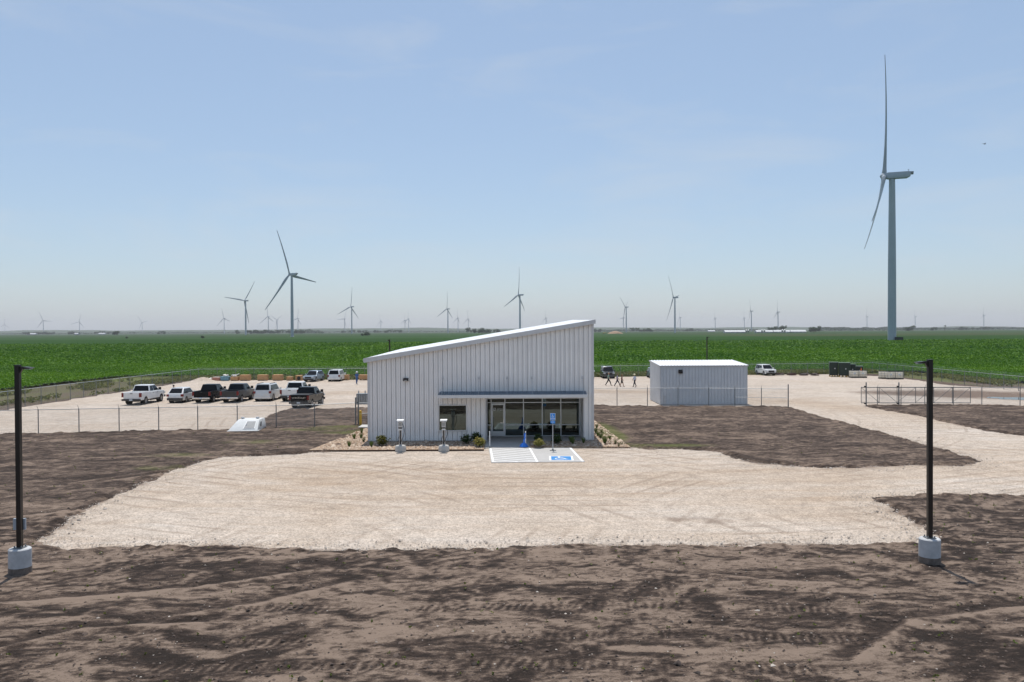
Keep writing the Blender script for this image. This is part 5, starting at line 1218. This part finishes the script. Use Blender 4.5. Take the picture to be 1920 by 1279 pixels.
def tote_mat():
    m, t = nodes_of('translucent_white_tote'); l = t.links.new
    o = N(t, 'ShaderNodeOutputMaterial'); co = N(t, 'ShaderNodeTexCoord'); n = N(t, 'ShaderNodeTexNoise', Scale=3.0); l(co.outputs['Object'], n.inputs['Vector'])
    mx = N(t, 'ShaderNodeMix', data_type='RGBA'); l(n.outputs['Fac'], mx.inputs['Factor']); mx.inputs['A'].default_value = (.80, .76, .68, 1); mx.inputs['B'].default_value = (.90, .88, .82, 1)
    p = N(t, 'ShaderNodeBsdfPrincipled', Roughness=.5); l(mx.outputs['Result'], p.inputs['Base Color']); tr = N(t, 'ShaderNodeBsdfTranslucent'); l(mx.outputs['Result'], tr.inputs['Color'])
    ms = N(t, 'ShaderNodeMixShader'); ms.inputs[0].default_value = .75; l(p.outputs[0], ms.inputs[1]); l(tr.outputs[0], ms.inputs[2]); l(ms.outputs[0], o.inputs['Surface']); return m
TOTE = tote_mat()
def tote(x, y, label, rz=0.0):
    c = thing('liquid_tote', label, 'tote', (x, y, 0), rz, group='white caged liquid totes')
    tk = MB().box(-.56, .56, 0.03, .97, .17, 1.10).build('tank', TOTE, c, bevel=.06, smooth=True)
    MB().cyl((0, .5, 1.10), (0, .5, 1.15), .12, n=12).build('cap', BLACKP, tk)
    m = MB()
    for z in (.22, .52, .82, 1.11): m.box(-.60, .60, -.012, .004, z, z + .026).box(-.60, .60, .996, 1.012, z, z + .026).box(-.612, -.598, 0, 1, z, z + .026).box(.598, .612, 0, 1, z, z + .026)
    for i in range(6):
        x_ = -.60 + i * .24; m.box(x_ - .014, x_ + .014, -.024, -.010, .15, 1.13)
    for i in range(4):
        y_ = .12 + i * .25; m.box(-.624, -.610, y_ - .007, y_ + .007, .15, 1.13).box(.610, .624, y_ - .007, y_ + .007, .15, 1.13)
    m.build('cage', GALVD, c, fix=False)  # thick dark bars stand in for the occlusion shade between the cells
    MB().box(-.60, .60, 0, 1, .12, .165).box(-.60, -.44, 0, 1, 0, .118).box(-.08, .08, 0, 1, 0, .118).box(.44, .60, 0, 1, 0, .118).build('pallet_base', BLACKP, c)
    MB().box(-.22, .12, -.036, -.026, .62, .86).build('label_plate', M('tote_label', (.55, .60, .66), .5, 0, .1, 6), c)
tote(54.15, 130.5, 'white caged tote before the dark green cabinets, left of two'); tote(55.42, 130.4, 'white caged tote before the dark green cabinets, right of two')
tote(57.6, 127.6, 'left rear tote of the three standing apart', R(4)); tote(58.0, 126.4, 'middle front tote of the three standing apart'); tote(59.25, 126.3, 'right tote of the three standing apart')
ct = thing('orange_cone', 'small orange cone on top of the totes by the cabinets', 'cone', (55.3, 130.9, 1.16)); MB().lathe([(.16, 0), (.16, .03), (.11, .035), (.03, .42), (0, .43)], 12).build('cone_body', M('cone_orange', (.75, .16, .03), .5, 0, .1, 5), ct, smooth=True)
# scrap timber piles by the rear fence
SCRAP = M('dark_scrap_timber', (.10, .055, .045), .85, 0, .4, 3)
for i, (px0, px1, lab) in enumerate([(1455, 1473, 'dark timber pile just right of the white suv'), (1476, 1493, 'second dark timber pile right of the white suv'), (1496, 1512, 'grey timber pile in the middle of the rear scrap row'), (1515, 1529, 'low timber pile nearest the green cabinets')]):
    g = random.Random(i); xm = wx_((px0 + px1) / 2, 139); hw = (px1 - px0) / 2 * 139 / F_PX
    t = thing('timber_pile', lab, 'timber', (xm, 138.6 - i * .5, 0), group='scrap timber by the rear fence')
    for k in range(11):
        z = .04 + (k // 4) * .13; a = g.uniform(-.25, .25); ln = hw * g.uniform(.6, 1); y0 = g.uniform(0, 1.2); x0 = g.uniform(-.2, .2)
        MB().add([(x0 + sx_ * ln * math.cos(a) - sy_ * .07 * math.sin(a), y0 + sx_ * ln * math.sin(a) + sy_ * .07 * math.cos(a), z + sz_ * .10) for sz_ in (0, 1) for (sx_, sy_) in ((-1, -1), (1, -1), (1, 1), (-1, 1))], [(3, 2, 1, 0), (4, 5, 6, 7), (0, 1, 5, 4), (1, 2, 6, 5), (2, 3, 7, 6), (3, 0, 4, 7)]).build('plank', SCRAP if (k + i) % 3 else M('grey_weathered_timber', (.30, .27, .24), .85, 0, .25, 4), t)
# puddle
px_, py_ = gp(1900, 747)
m = MB(); pts = []
for i in range(40):
    a = 2 * math.pi * i / 40; k = 1 + .22 * math.sin(3 * a + 1) + .12 * math.sin(7 * a); pts.append((px_ + 2.6 * k * math.cos(a), py_ + 1.7 * k * math.sin(a), .016))
m.add(pts, [tuple(range(40))]); o = m.build('puddle', M('puddle_water', (.045, .045, .045), .04, 0, .1, 1, spec=.6), fix=False); tag(o, 'shallow rain puddle in the muddy right corner of the yard', kind='structure')

# ------------------------------------------------------------------ people
def person(label, x, y, face, stride, shirt, pants, hat=None, skin=(.42, .26, .18), hair=(.05, .03, .02), shorts=False, h=1.75, arms=.35):
    root = thing('person', label, 'person', (x, y, 0), face, group=None)
    k = h / 1.75; s = stride
    # local +x is forward
    J = {}; E_ = []; Rr = {}
    def j(n, p, r, par=None):
        J[n] = Vector(p) * k; Rr[n] = r * k
        if par: E_.append((par, n))
    j('pel', (0, 0, .95), .145); j('waist', (0, 0, 1.10), .135, 'pel'); j('chest', (.01, 0, 1.33), .165, 'waist'); j('neckb', (.01, 0, 1.47), .075, 'chest'); j('neck', (.02, 0, 1.54), .055, 'neckb'); j('head', (.035, 0, 1.63), .095, 'neck'); j('crown', (.03, 0, 1.71), .085, 'head')
    for n, sg, sw in (('l', 1, 1), ('r', -1, -1)):
        j(n + 'sh', (.0, sg * .19, 1.42), .075, 'chest'); j(n + 'el', (-sw * arms * .45 * s - .02, sg * .25, 1.16), .056, n + 'sh'); j(n + 'wr', (-sw * arms * .8 * s + .10, sg * .25, .93), .034, n + 'el'); j(n + 'ha', (-sw * arms * .8 * s + .14, sg * .24, .85), .036, n + 'wr')
        f_ = sw * s
        kx = .30 * f_ + .05 * abs(s); ax = .52 * f_ - (.08 if f_ < 0 else 0); kz = .50 + .02 * abs(s); az = .09 + (.06 * s if f_ < 0 else 0)
        j(n + 'hip', (0, sg * .10, .88), .115, 'pel'); j(n + 'kn', (kx, sg * .10, kz), .085, n + 'hip'); j(n + 'an', (ax, sg * .10, az), .060, n + 'kn'); j(n + 'toe', (ax + .20, sg * .11, .04 + max(0, az - .1)), .036, n + 'an')
    names = list(J); me = bpy.data.meshes.new('skel'); me.from_pydata([J[n] for n in names], [(names.index(a), names.index(b)) for a, b in E_], [])
    o = bpy.data.objects.new('tmp', me); C.objects.link(o)
    md = o.modifiers.new('s', 'SKIN'); sv = me.skin_vertices[0].data
    for i, n in enumerate(names): sv[i].radius = (Rr[n], Rr[n])
    sv[0].use_root = True
    o.modifiers.new('d', 'SUBSURF').levels = 1
    bpy.context.view_layer.update()
    bmz = bpy.data.meshes.new_from_object(o.evaluated_get(bpy.context.evaluated_depsgraph_get())); bpy.data.objects.remove(o)
    bmz.name = 'body'; bmz.materials.clear()
    cm = lambda nm, c: M(nm, c, .8, 0, .12, 9)
    for mt in (cm('skin_%.2f' % skin[0], skin), cm('shirt_%s' % label[:24], shirt), cm('trousers_%s' % label[:24], pants), cm('boots', (.04, .03, .025))): bmz.materials.append(mt)
    for p in bmz.polygons:
        c = p.center / k; p.use_smooth = True; arm = abs(c.y) > .205 and c.z > .75
        if c.z > 1.50 or (arm and c.z < 1.16): mi = 0
        elif c.z > 1.0 or arm: mi = 1
        elif c.z > (.56 if shorts else .12): mi = 2
        elif c.z > .12: mi = 0
        else: mi = 3
        p.material_index = mi
    obj('body', bmz, None, root)
    hz = 1.63 * k
    MB().lathe([(.105, hz + .02), (.112, hz + .07), (.10, hz + .12), (.05, hz + .165), (0, hz + .172)], 12, (.025, 0)).build('hair', cm('hair_%.2f' % hair[0], hair), root, smooth=True)
    MB().add([(.125 * k, -.015, hz - .01), (.125 * k, .015, hz - .01), (.155 * k, 0, hz - .03), (.12 * k, 0, hz + .03)], [(0, 1, 2), (0, 2, 3), (1, 3, 2)]).build('nose', bmz.materials[0], root)
    if hat is not None:
        ht = MB().lathe([(.128, hz + .045), (.125, hz + .10), (.10, hz + .165), (.05, hz + .20), (0, hz + .205)], 14, (.025, 0)).build('hard_hat', M('hat_%.2f' % hat[0], hat, .4, 0, .05, 5), root, smooth=True)
        MB().lathe([(.165, hz + .040), (.165, hz + .052), (.12, hz + .056)], 14, (.04, 0)).build('brim', _mats['hat_%.2f' % hat[0]], ht, smooth=True)
P_ = lambda px, py: gp(px, py)
person('person in green shirt and dark trousers walking, leftmost of the walking four', *P_(1141, 723.5), R(-8), .66, (.20, .30, .24), (.03, .03, .035), None, skin=(.50, .33, .25), hair=(.30, .22, .14), h=1.80)
person('person in lilac grey shirt and dark jeans walking second of four', *P_(1157.5, 725), R(-8), .68, (.30, .28, .34), (.035, .035, .055), None, hair=(.10, .06, .04))
person('person in dark red top and black shorts walking third of four', *P_(1166, 725.5), R(-8), .45, (.14, .04, .035), (.02, .018, .018), None, hair=(.16, .08, .04), shorts=True, h=1.66)
person('person in pale blue shirt and cream hat walking ahead of the others', *P_(1190, 726), R(-160), .45, (.52, .56, .66), (.03, .03, .04), (.78, .72, .48), h=1.74)
person('person in blue coveralls and white hard hat standing near the rear fence', *P_(669, 720.5), R(60), .12, (.05, .13, .33), (.045, .10, .25), (.82, .84, .86), h=1.82)
person('person in grey shirt standing behind the small white crossover', -38.35, 93.6, R(150), .1, (.13, .15, .19), (.05, .05, .06), None, hair=(.08, .06, .05), h=1.76)

# ------------------------------------------------------------------ wind turbines
HUB, RB = 105.0, 77.0
def blade_mesh():
    m = MB(); rings = []; n = 14
    for s in (1.2, 2.5, 5, 9, 14, 20, 28, 38, 50, 62, 70, 75, 77):
        u = s / RB
        if s < 4: c, th = 3.0, 3.0
        else:
            c = np.interp(s, [4, 9, 14, 20, 38, 62, 75, 77], [3.1, 4.0, 4.6, 4.4, 3.2, 2.0, 1.3, .7]); th = np.interp(s, [4, 9, 14, 20, 38, 62, 77], [3.0, 2.5, 2.0, 1.6, 1.15, .75, .45])
        tw = R(np.interp(s, [0, 9, 20, 40, 77], [14, 14, 9, 4, 0]) + 2); bend = 3.8 * u * u + s * math.sin(R(1.8))
        r = []
        for i in range(n):
            a = 2 * math.pi * i / n; y = .5 * c * math.cos(a) - (.20 * c if s > 4 else 0); x = .5 * th * math.sin(a) * (1 if s < 4 else (.55 + .45 * math.cos(a)) * 1.2)
            r.append((bend + x * math.cos(tw) - y * math.sin(tw), x * math.sin(tw) + y * math.cos(tw), s))
        rings.append(r)
    me = m.loft(rings).mesh('blade', True); me.materials.append(TURBB); return me
blade_me = blade_mesh()
tower_me = MB().lathe([(2.55, -1), (2.5, 20), (2.42, 45), (2.2, 70), (1.9, 95), (1.8, HUB - 2.2)], 24).mesh('tower', True); tower_me.materials.append(TURB)
base_me = MB().lathe([(3.6, -.5), (3.6, .35), (2.6, .6), (0, .6)], 24).mesh('foundation', True); base_me.materials.append(CONC)
nac_me = MB().loft([[(x, y * wk, HUB + zz) for y, zz in ((-2.0, zb), (2.0, zb), (2.1, zb + .4), (2.1, zt - .4), (1.9, zt), (-1.9, zt), (-2.1, zt - .4), (-2.1, zb + .4))] for x, wk, zb, zt in ((3.2, .8, -1.6, 1.6), (2.4, 1, -2.0, 1.95), (-8.5, 1, -2.0, 1.95), (-10.5, .9, -.9, 1.9))]).mesh('nacelle', True); nac_me.materials.append(TURB)
cool_me = MB().box(-12.2, -10.4, -1.6, 1.6, HUB + .2, HUB + 1.7).box(-9.5, -9.3, -.1, .1, HUB + 1.95, HUB + 3.6).box(-9.9, -9.0, -.6, .6, HUB + 2.9, HUB + 3.0).mesh('cooler'); cool_me.materials.append(TURBD)
hub_me = MB().loft([[(x, r * math.cos(2 * math.pi * i / 14), r * math.sin(2 * math.pi * i / 14)) for i in range(14)] for x, r in ((-1.6, 1.9), (-.8, 2.1), (.8, 2.0), (1.9, 1.3), (2.5, .3))]).mesh('hub', True); hub_me.materials.append(TURB)
AX = math.atan2(.416, -.909)
TUR = [(9.4, 609, 0), (81.6, 601, -25), (149.4, 603.4, 12), (267, 604.5, -40), (420.6, 597, -15), (461, 563.7, 36), (503.3, 593.8, -5), (520, 600, 58), (548, 514, -23), (559, 597, 9), (646.5, 598, 25), (659.8, 575, 6), (714.3, 602.3, -15), (734, 611.5, 30), (759.5, 600.5, 2), (766.3, 598, 0), (840, 579, 2), (859, 596.5, 0), (878.2, 598.3, -4), (975.2, 552.8, 4), (1024, 596.5, -3), (1169.3, 596, 20), (1174.4, 575.6, 60), (1265.6, 557.7, -37), (1275.6, 595.2, -20), (1341.2, 596.5, -5), (1395.8, 596.3, 3), (1409, 583.3, -33), (1459, 585, 0), (1625.7, 593.8, 2), (1672.5, 329, 1.5), (1716, 593.8, 12), (1844.8, 591, -12)]
ORD = ['first', 'second', 'third', 'fourth', 'fifth', 'sixth', 'seventh', 'eighth', 'ninth', 'tenth', 'eleventh', 'twelfth', 'thirteenth', 'fourteenth', 'fifteenth', 'sixteenth', 'seventeenth', 'eighteenth', 'nineteenth', 'twentieth', 'twenty-first', 'twenty-second', 'twenty-third', 'twenty-fourth', 'twenty-fifth', 'twenty-sixth', 'twenty-seventh', 'twenty-eighth', 'twenty-ninth', 'thirtieth', 'thirty-first', 'thirty-second', 'thirty-third']
for i, (px, hy, ph) in enumerate(TUR):
    Dd = 97.3 * F_PX / (horizon(px) - hy)
    lab = {30: 'nearest and tallest wind turbine, rising at the right', 8: 'second largest wind turbine, at left with three spread blades', 5: 'mid sized wind turbine just left of the large left one', 19: 'wind turbine rising behind the middle of the building roof', 23: 'tall mid distance wind turbine right of the building peak', 22: 'wind turbine with raised blades beside the building peak'}.get(i)
    if lab is None: lab = ('small' if horizon(px) - hy > 30 else 'tiny hazy') + ' distant wind turbine, ' + ORD[i] + ' from the left'
    t = thing('wind_turbine', lab, 'wind turbine', ((px - 960) / F_PX * Dd, Dd, -.4), AX + R(random.uniform(-4, 4) if i != 30 else 3), group='wind turbines on the plain')
    obj('tower', tower_me, None, t); obj('nacelle', nac_me, None, t)
    if i in (30, 8): obj('foundation', base_me, None, t); obj('cooler', cool_me, None, t)
    hb = obj('hub', hub_me, None, t, (4.6, 0, HUB)); hb.rotation_euler = (0, R(-5), 0)
    for k in range(3):
        b = obj('blade', blade_me, None, t, (4.6, 0, HUB)); b.rotation_mode = 'QUATERNION'
        b.rotation_quaternion = (Matrix.Rotation(R(-5), 3, 'Y') @ Matrix.Rotation(R(ph + 120 * k), 3, 'X')).to_quaternion()
    if i == 30:
        bx_, by_ = t.location.x, t.location.y
c = thing('transformer', 'dark box transformer at the foot of the nearest wind turbine', 'transformer', (bx_ + 2.9, by_ - 3.2, -.2)); MB().box(-2.3, 2.3, -1, 1.2, .1, 2.7).build('housing', GREEN, c, bevel=.06); MB().box(-2.4, 2.4, -1.1, 1.3, 2.701, 2.8).build('lid', GREEN, c); MB().box(-2.6, 2.6, -1.3, 1.5, -.4, .098).build('pad', CONC, c)

# ------------------------------------------------------------------ far trees, barns, farm buildings
def tree_mesh(seed, n, r, h, lw=.13):
    g = np.random.default_rng(seed); P = []
    for k in range(9):
        c = np.array([g.normal(0, .42) * r, g.normal(0, .42) * r, h * (.38 + .5 * g.random())]); rr_ = r * (.35 + .25 * g.random())
        u = g.normal(0, 1, (n // 9, 3)); u /= np.linalg.norm(u, axis=1, keepdims=True); P.append(c + u * rr_ * (.5 + .5 * g.random((n // 9, 1))) * np.array([1, 1, .85]))
    P = np.concatenate(P)
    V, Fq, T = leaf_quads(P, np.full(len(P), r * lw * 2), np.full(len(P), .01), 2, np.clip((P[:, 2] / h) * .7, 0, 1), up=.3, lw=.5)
    me = np_mesh('crown', V, Fq, {'tint': T}); me.materials.append(TREELEAF); return me
CR = [tree_mesh(1, 300, 6, 11), tree_mesh(2, 300, 7, 10), tree_mesh(3, 260, 5, 13)]
POP = tree_mesh(4, 260, 2.6, 15)
trunk_me = MB().cyl((0, 0, -.5), (0, 0, 4), .45, .3, 8).cyl((0, 0, 3.5), (1.6, .5, 7), .24, .1, 6).cyl((0, 0, 3.2), (-1.7, -.3, 6.5), .22, .1, 6).cyl((0, 0, 4), (.2, 1, 8), .28, .08, 6).mesh('trunk'); trunk_me.materials.append(_mats['bark'])
gt = random.Random(11)
def clump(px0, px1, Dd, n, label, s=1.0, crown=None):
    for i in range(n):
        px = px0 + (px1 - px0) * (i + .5) / n + gt.uniform(-.3, .3) * (px1 - px0) / n; d_ = Dd * gt.uniform(.97, 1.03)
        lab = label if n == 1 else ORD[i] + ' from the left: ' + label
        t = thing('tree', lab, 'tree', ((px - 960) / F_PX * d_, d_, -.4), gt.random() * 6, group=label)
        k = s * 1.35 * gt.uniform(.75, 1.2); t.scale = (k * gt.uniform(.9, 1.25), k, k)
        obj('crown', crown or CR[gt.randrange(3)], None, t); obj('trunk', trunk_me, None, t)
for a in [(42, 62, 4200, 4, 'hazy tree at the left farmstead, left of the turbine there'), (64, 104, 4300, 9, 'hazy tree of the wide clump at the left farmstead'), (126, 154, 3900, 5, 'hazy tree in the clump round the third turbine from the left'), (176, 212, 4400, 6, 'hazy tree in the row right of the third turbine'), (213, 223, 2700, 3, 'grey green tree in the low clump below the dust haze'), (246, 256, 4300, 1, 'lone hazy tree left of the fourth turbine'), (296, 310, 3600, 3, 'hazy tree in the clump right of the fourth turbine'), (440, 450, 3300, 2, 'hazy tree left of the mid sized left turbine'), (462, 500, 3300, 9, 'hazy tree in the clump left of the large left turbine'), (500, 545, 3500, 8, 'hazy tree in the clump under the large left turbine'), (549, 568, 3300, 5, 'hazy tree just right of the large left turbine'), (640, 690, 4300, 9, 'hazy tree in the row left of the building'), (702, 716, 4300, 3, 'hazy tree in the small clump right of the dark bushes'), (719, 757, 3800, 7, 'hazy tree in the row above the low end of the roof'), (876, 893, 2600, 3, 'round dark tree just left of the wide dark grove'), (897, 919, 2600, 6, 'dark tree in the wide grove above the roof'), (926, 934, 2900, 2, 'dark tree right of the wide grove above the roof'), (962, 966, 3000, 1, 'lone tree top just above the middle of the roof'), (1112, 1128, 3600, 4, 'hazy tree just right of the building peak'), (1183, 1224, 3400, 9, 'hazy tree in the long row right of the earth mound'), (1288, 1300, 4300, 3, 'hazy tree in the clump between the turbines right of centre'), (1442, 1472, 2350, 6, 'dark tree behind the white barns'), (1516, 1537, 2200, 5, 'dark tree in the block at the right end of the barns'), (1697, 1713, 2700, 4, 'dark tree in the block right of the nearest turbine'), (1747, 1756, 3000, 2, 'dark tree in the small clump at far right'), (1797, 1814, 3700, 4, 'hazy tree in the row left of the rightmost turbine'), (1822, 1828, 3500, 1, 'lone dark tree left of the rightmost turbine'), (1832, 1856, 4000, 5, 'hazy tree in the clump under the rightmost turbine'), (1858, 1864, 3800, 1, 'lone hazy tree right of the rightmost turbine')]: clump(*a)
clump(1770, 1774, 2900, 1, 'slender poplar tree at far right', 1.35, POP)
clump(676, 692, 1500, 3, 'dark green bush on the field edge left of the building', .45); clump(376, 385, 1120, 2, 'dark bush standing in the soybean field at left', .22); clump(236, 242, 1120, 1, 'tiny dark bush at the field edge far left', .2)
# far woods: one mass along the horizon
P = []
for (x0, x1, Dd, dens, hh) in [(0, 420, 6300, .5, 10), (560, 606, 4600, 3.0, 20), (420, 960, 6400, .5, 10), (1110, 1420, 5600, 1.1, 12), (1535, 1700, 4600, 2.2, 17), (1680, 1920, 5200, 1.4, 13)]:
    n = int((x1 - x0) * dens * 9); px = x0 + (x1 - x0) * rng.random(n); d_ = Dd * (1 + rng.normal(0, .02, n)); hv = hh * (.45 + .75 * fbm(px * .09, px * 0 + Dd, 4, 301))
    if hh == 20: hv *= np.clip(1 - ((px - 583) / 23) ** 2, .1, 1) ** .5
    P.append(np.stack([(px - 960) / F_PX * d_, d_, hv * rng.random(n) ** .6], -1))
P = np.concatenate(P); n = len(P)
v, f, t_ = leaf_quads(P, np.full(n, 6.0), np.full(n, 2.0), 2, .2 + .5 * rng.random(n), up=.2, lw=.6)
tag(obj('far_woods', np_mesh('far_woods', v, f, {'tint': t_}), TREELEAF), 'hazy blue band of far woods along the horizon', kind='stuff')

BARNW = M('barn_white', (.50, .51, .52), .6, 0, .08, .1); BARNG = M('barn_grey', (.30, .31, .33), .7, 0, .1, .1)
def barn(px0, px1, Dd, wh, rh, depth, label, rz=0.0, fans=True):
    x0, x1 = (px0 - 960) / F_PX * Dd, (px1 - 960) / F_PX * Dd; hw = (x1 - x0) / 2
    t = thing('barn', label, 'barn', ((x0 + x1) / 2, Dd, -.4), rz, group='long white barns and sheds far off')
    MB().box(-hw, hw, 0, depth, 0, wh).build('wall', BARNG, t)
    MB().prism([(-.6, wh), (depth + .6, wh), (depth / 2, wh + rh)], -hw - .6, hw + .6, 'x').build('roof', BARNW, t)
    for s in (-.5, 0, .5): MB().box(s * hw - 1.2, s * hw + 1.2, -.08, -.01, .2, 2.6).build('door', BARNG if not fans else BARNW, t)
    return t
barn(1360, 1398, 2150, 2.6, 4.6, 20, 'long white roofed barn at the left of the far barn row')
barn(1419, 1450, 2150, 2.6, 4.4, 20, 'second long white roofed barn in the far barn row')
barn(1452, 1482, 2150, 2.6, 4.4, 20, 'third long white roofed barn in the far barn row')
barn(1484, 1512, 2150, 2.6, 4.4, 20, 'fourth long white roofed barn in the far barn row')
barn(1328, 1341, 3300, 3, 3.5, 16, 'tiny white shed left of the far barn row')
barn(50, 66, 4100, 4, 5, 20, 'white roofed shed at the left farmstead'); barn(139, 146, 3800, 5, 4, 14, 'tiny white house by the third turbine'); barn(184, 196, 4200, 4, 4, 20, 'grey white shed right of the third turbine')
for i, px in enumerate([1398.5, 1402.5, 1428, 1432.5, 1466, 1470.5]):
    Dd = 2130; t = thing('feed_silo', ['left', 'right'][i % 2] + ' silver feed silo of the ' + ['first', 'second', 'third'][i // 2] + ' pair by the far barns', 'silo', ((px - 960) / F_PX * Dd, Dd - 4, -.4), group='feed silos by the far barns')
    MB().lathe([(.3, 1.0), (2.2, 3.4), (2.2, 7.0), (.5, 8.3), (0, 8.4)], 14).build('bin', GALV, t, smooth=True)
    MB().box(-1.6, -1.3, -1.6, -1.3, 0, 3.2).box(1.3, 1.6, -1.6, -1.3, 0, 3.2).box(-1.6, -1.3, 1.3, 1.6, 0, 3.2).box(1.3, 1.6, 1.3, 1.6, 0, 3.2).build('leg_frame', GALVD, t)
# far earth mound and excavator
Dd = 2000; xm = (1154 - 960) / F_PX * Dd; m = MB(); rr_ = random.Random(5); rings = []
for z, k in ((0, 1), (2, .82), (4, .58), (5.6, .32), (6.3, .1)): rings.append([(19 * k * math.cos(a) * rr_.uniform(.9, 1.08), 11 * k * math.sin(a) * rr_.uniform(.9, 1.08), z + rr_.uniform(-.2, .3)) for a in [2 * math.pi * i / 18 for i in range(18)]])
o = m.loft(rings).build('earth_mound', M('tan_earth', (.33, .22, .14), .95, 0, .2, .3), smooth=True, loc=(xm, Dd, -.4)); tag(o, 'tan earth mound far behind the right corner of the building', 'mound')
ex_ = thing('excavator', 'tiny dark excavator left of the far tan mound', 'excavator', ((1132 - 960) / F_PX * Dd, Dd, -.4)); MB().box(-2, 2, -1.5, 1.5, 0, 1).build('tracks', BLACKP, ex_, bevel=.2); MB().box(-1.8, 1.4, -1.3, 1.3, 1.05, 2.9).build('cab', YELLOW, ex_, bevel=.1); MB().cyl((1.2, 0, 2.2), (4.2, 0, 4.6), .35, n=6).cyl((4.2, 0, 4.6), (6.2, 0, 1.6), .3, n=6).build('boom', YELLOW, ex_); MB().prism([(5.6, .3), (6.8, .6), (6.5, 1.7), (5.9, 1.6)], -.6, .6).build('bucket', BLACKP, ex_)
# bird
d = CM @ Vector(((1846 - 960) / F_PX, -(270 - 639.5) / F_PX, -1)); p = Vector((0, 0, CAM_H)) + d * 75
bd = thing('bird', 'small dark bird flying in the upper right sky', 'bird', p, R(20))
MB().loft([[(x, r * math.cos(a), r * math.sin(a) * .9) for a in [2 * math.pi * i / 8 for i in range(8)]] for x, r in ((-.16, .01), (-.08, .03), (.02, .045), (.09, .03), (.13, .02), (.16, .004))]).build('body', BLACKP, bd, smooth=True)
for s in (-1, 1): MB().add([(.05, s * .02, .01), (-.06, s * .02, .01), (-.05, s * .14, .06), (.03, s * .14, .065), (-.06, s * .26, .03), (-.02, s * .26, .035), (.05, s * .02, .016), (-.06, s * .02, .016), (-.05, s * .14, .066), (.03, s * .14, .071)], [(0, 1, 2, 3), (3, 2, 4, 5), (9, 8, 7, 6)]).build('wing', BLACKP, bd, fix=False)
MB().add([(-.14, -.01, 0), (-.14, .01, 0), (-.24, .04, 0), (-.24, -.04, 0), (-.14, -.01, .006), (-.14, .01, .006), (-.24, .04, .004), (-.24, -.04, .004)], [(0, 1, 2, 3), (7, 6, 5, 4), (0, 4, 5, 1), (1, 5, 6, 2), (2, 6, 7, 3), (3, 7, 4, 0)]).build('tail', BLACKP, bd)

# ------------------------------------------------------------------ summer haze
m = MB().box(-14000, 14000, -14000, 14000, -3, 205)
hm, t = nodes_of('haze'); pv = N(t, 'ShaderNodeVolumePrincipled'); pv.inputs['Color'].default_value = (.92, .92, .97, 1); pv.inputs['Density'].default_value = 6e-5; pv.inputs['Anisotropy'].default_value = .2
L2 = N(t, 'ShaderNodeOutputMaterial'); t.links.new(pv.outputs['Volume'], L2.inputs['Volume'])
tag(m.build('haze', hm), 'thin pale summer haze over the plain', kind='stuff')
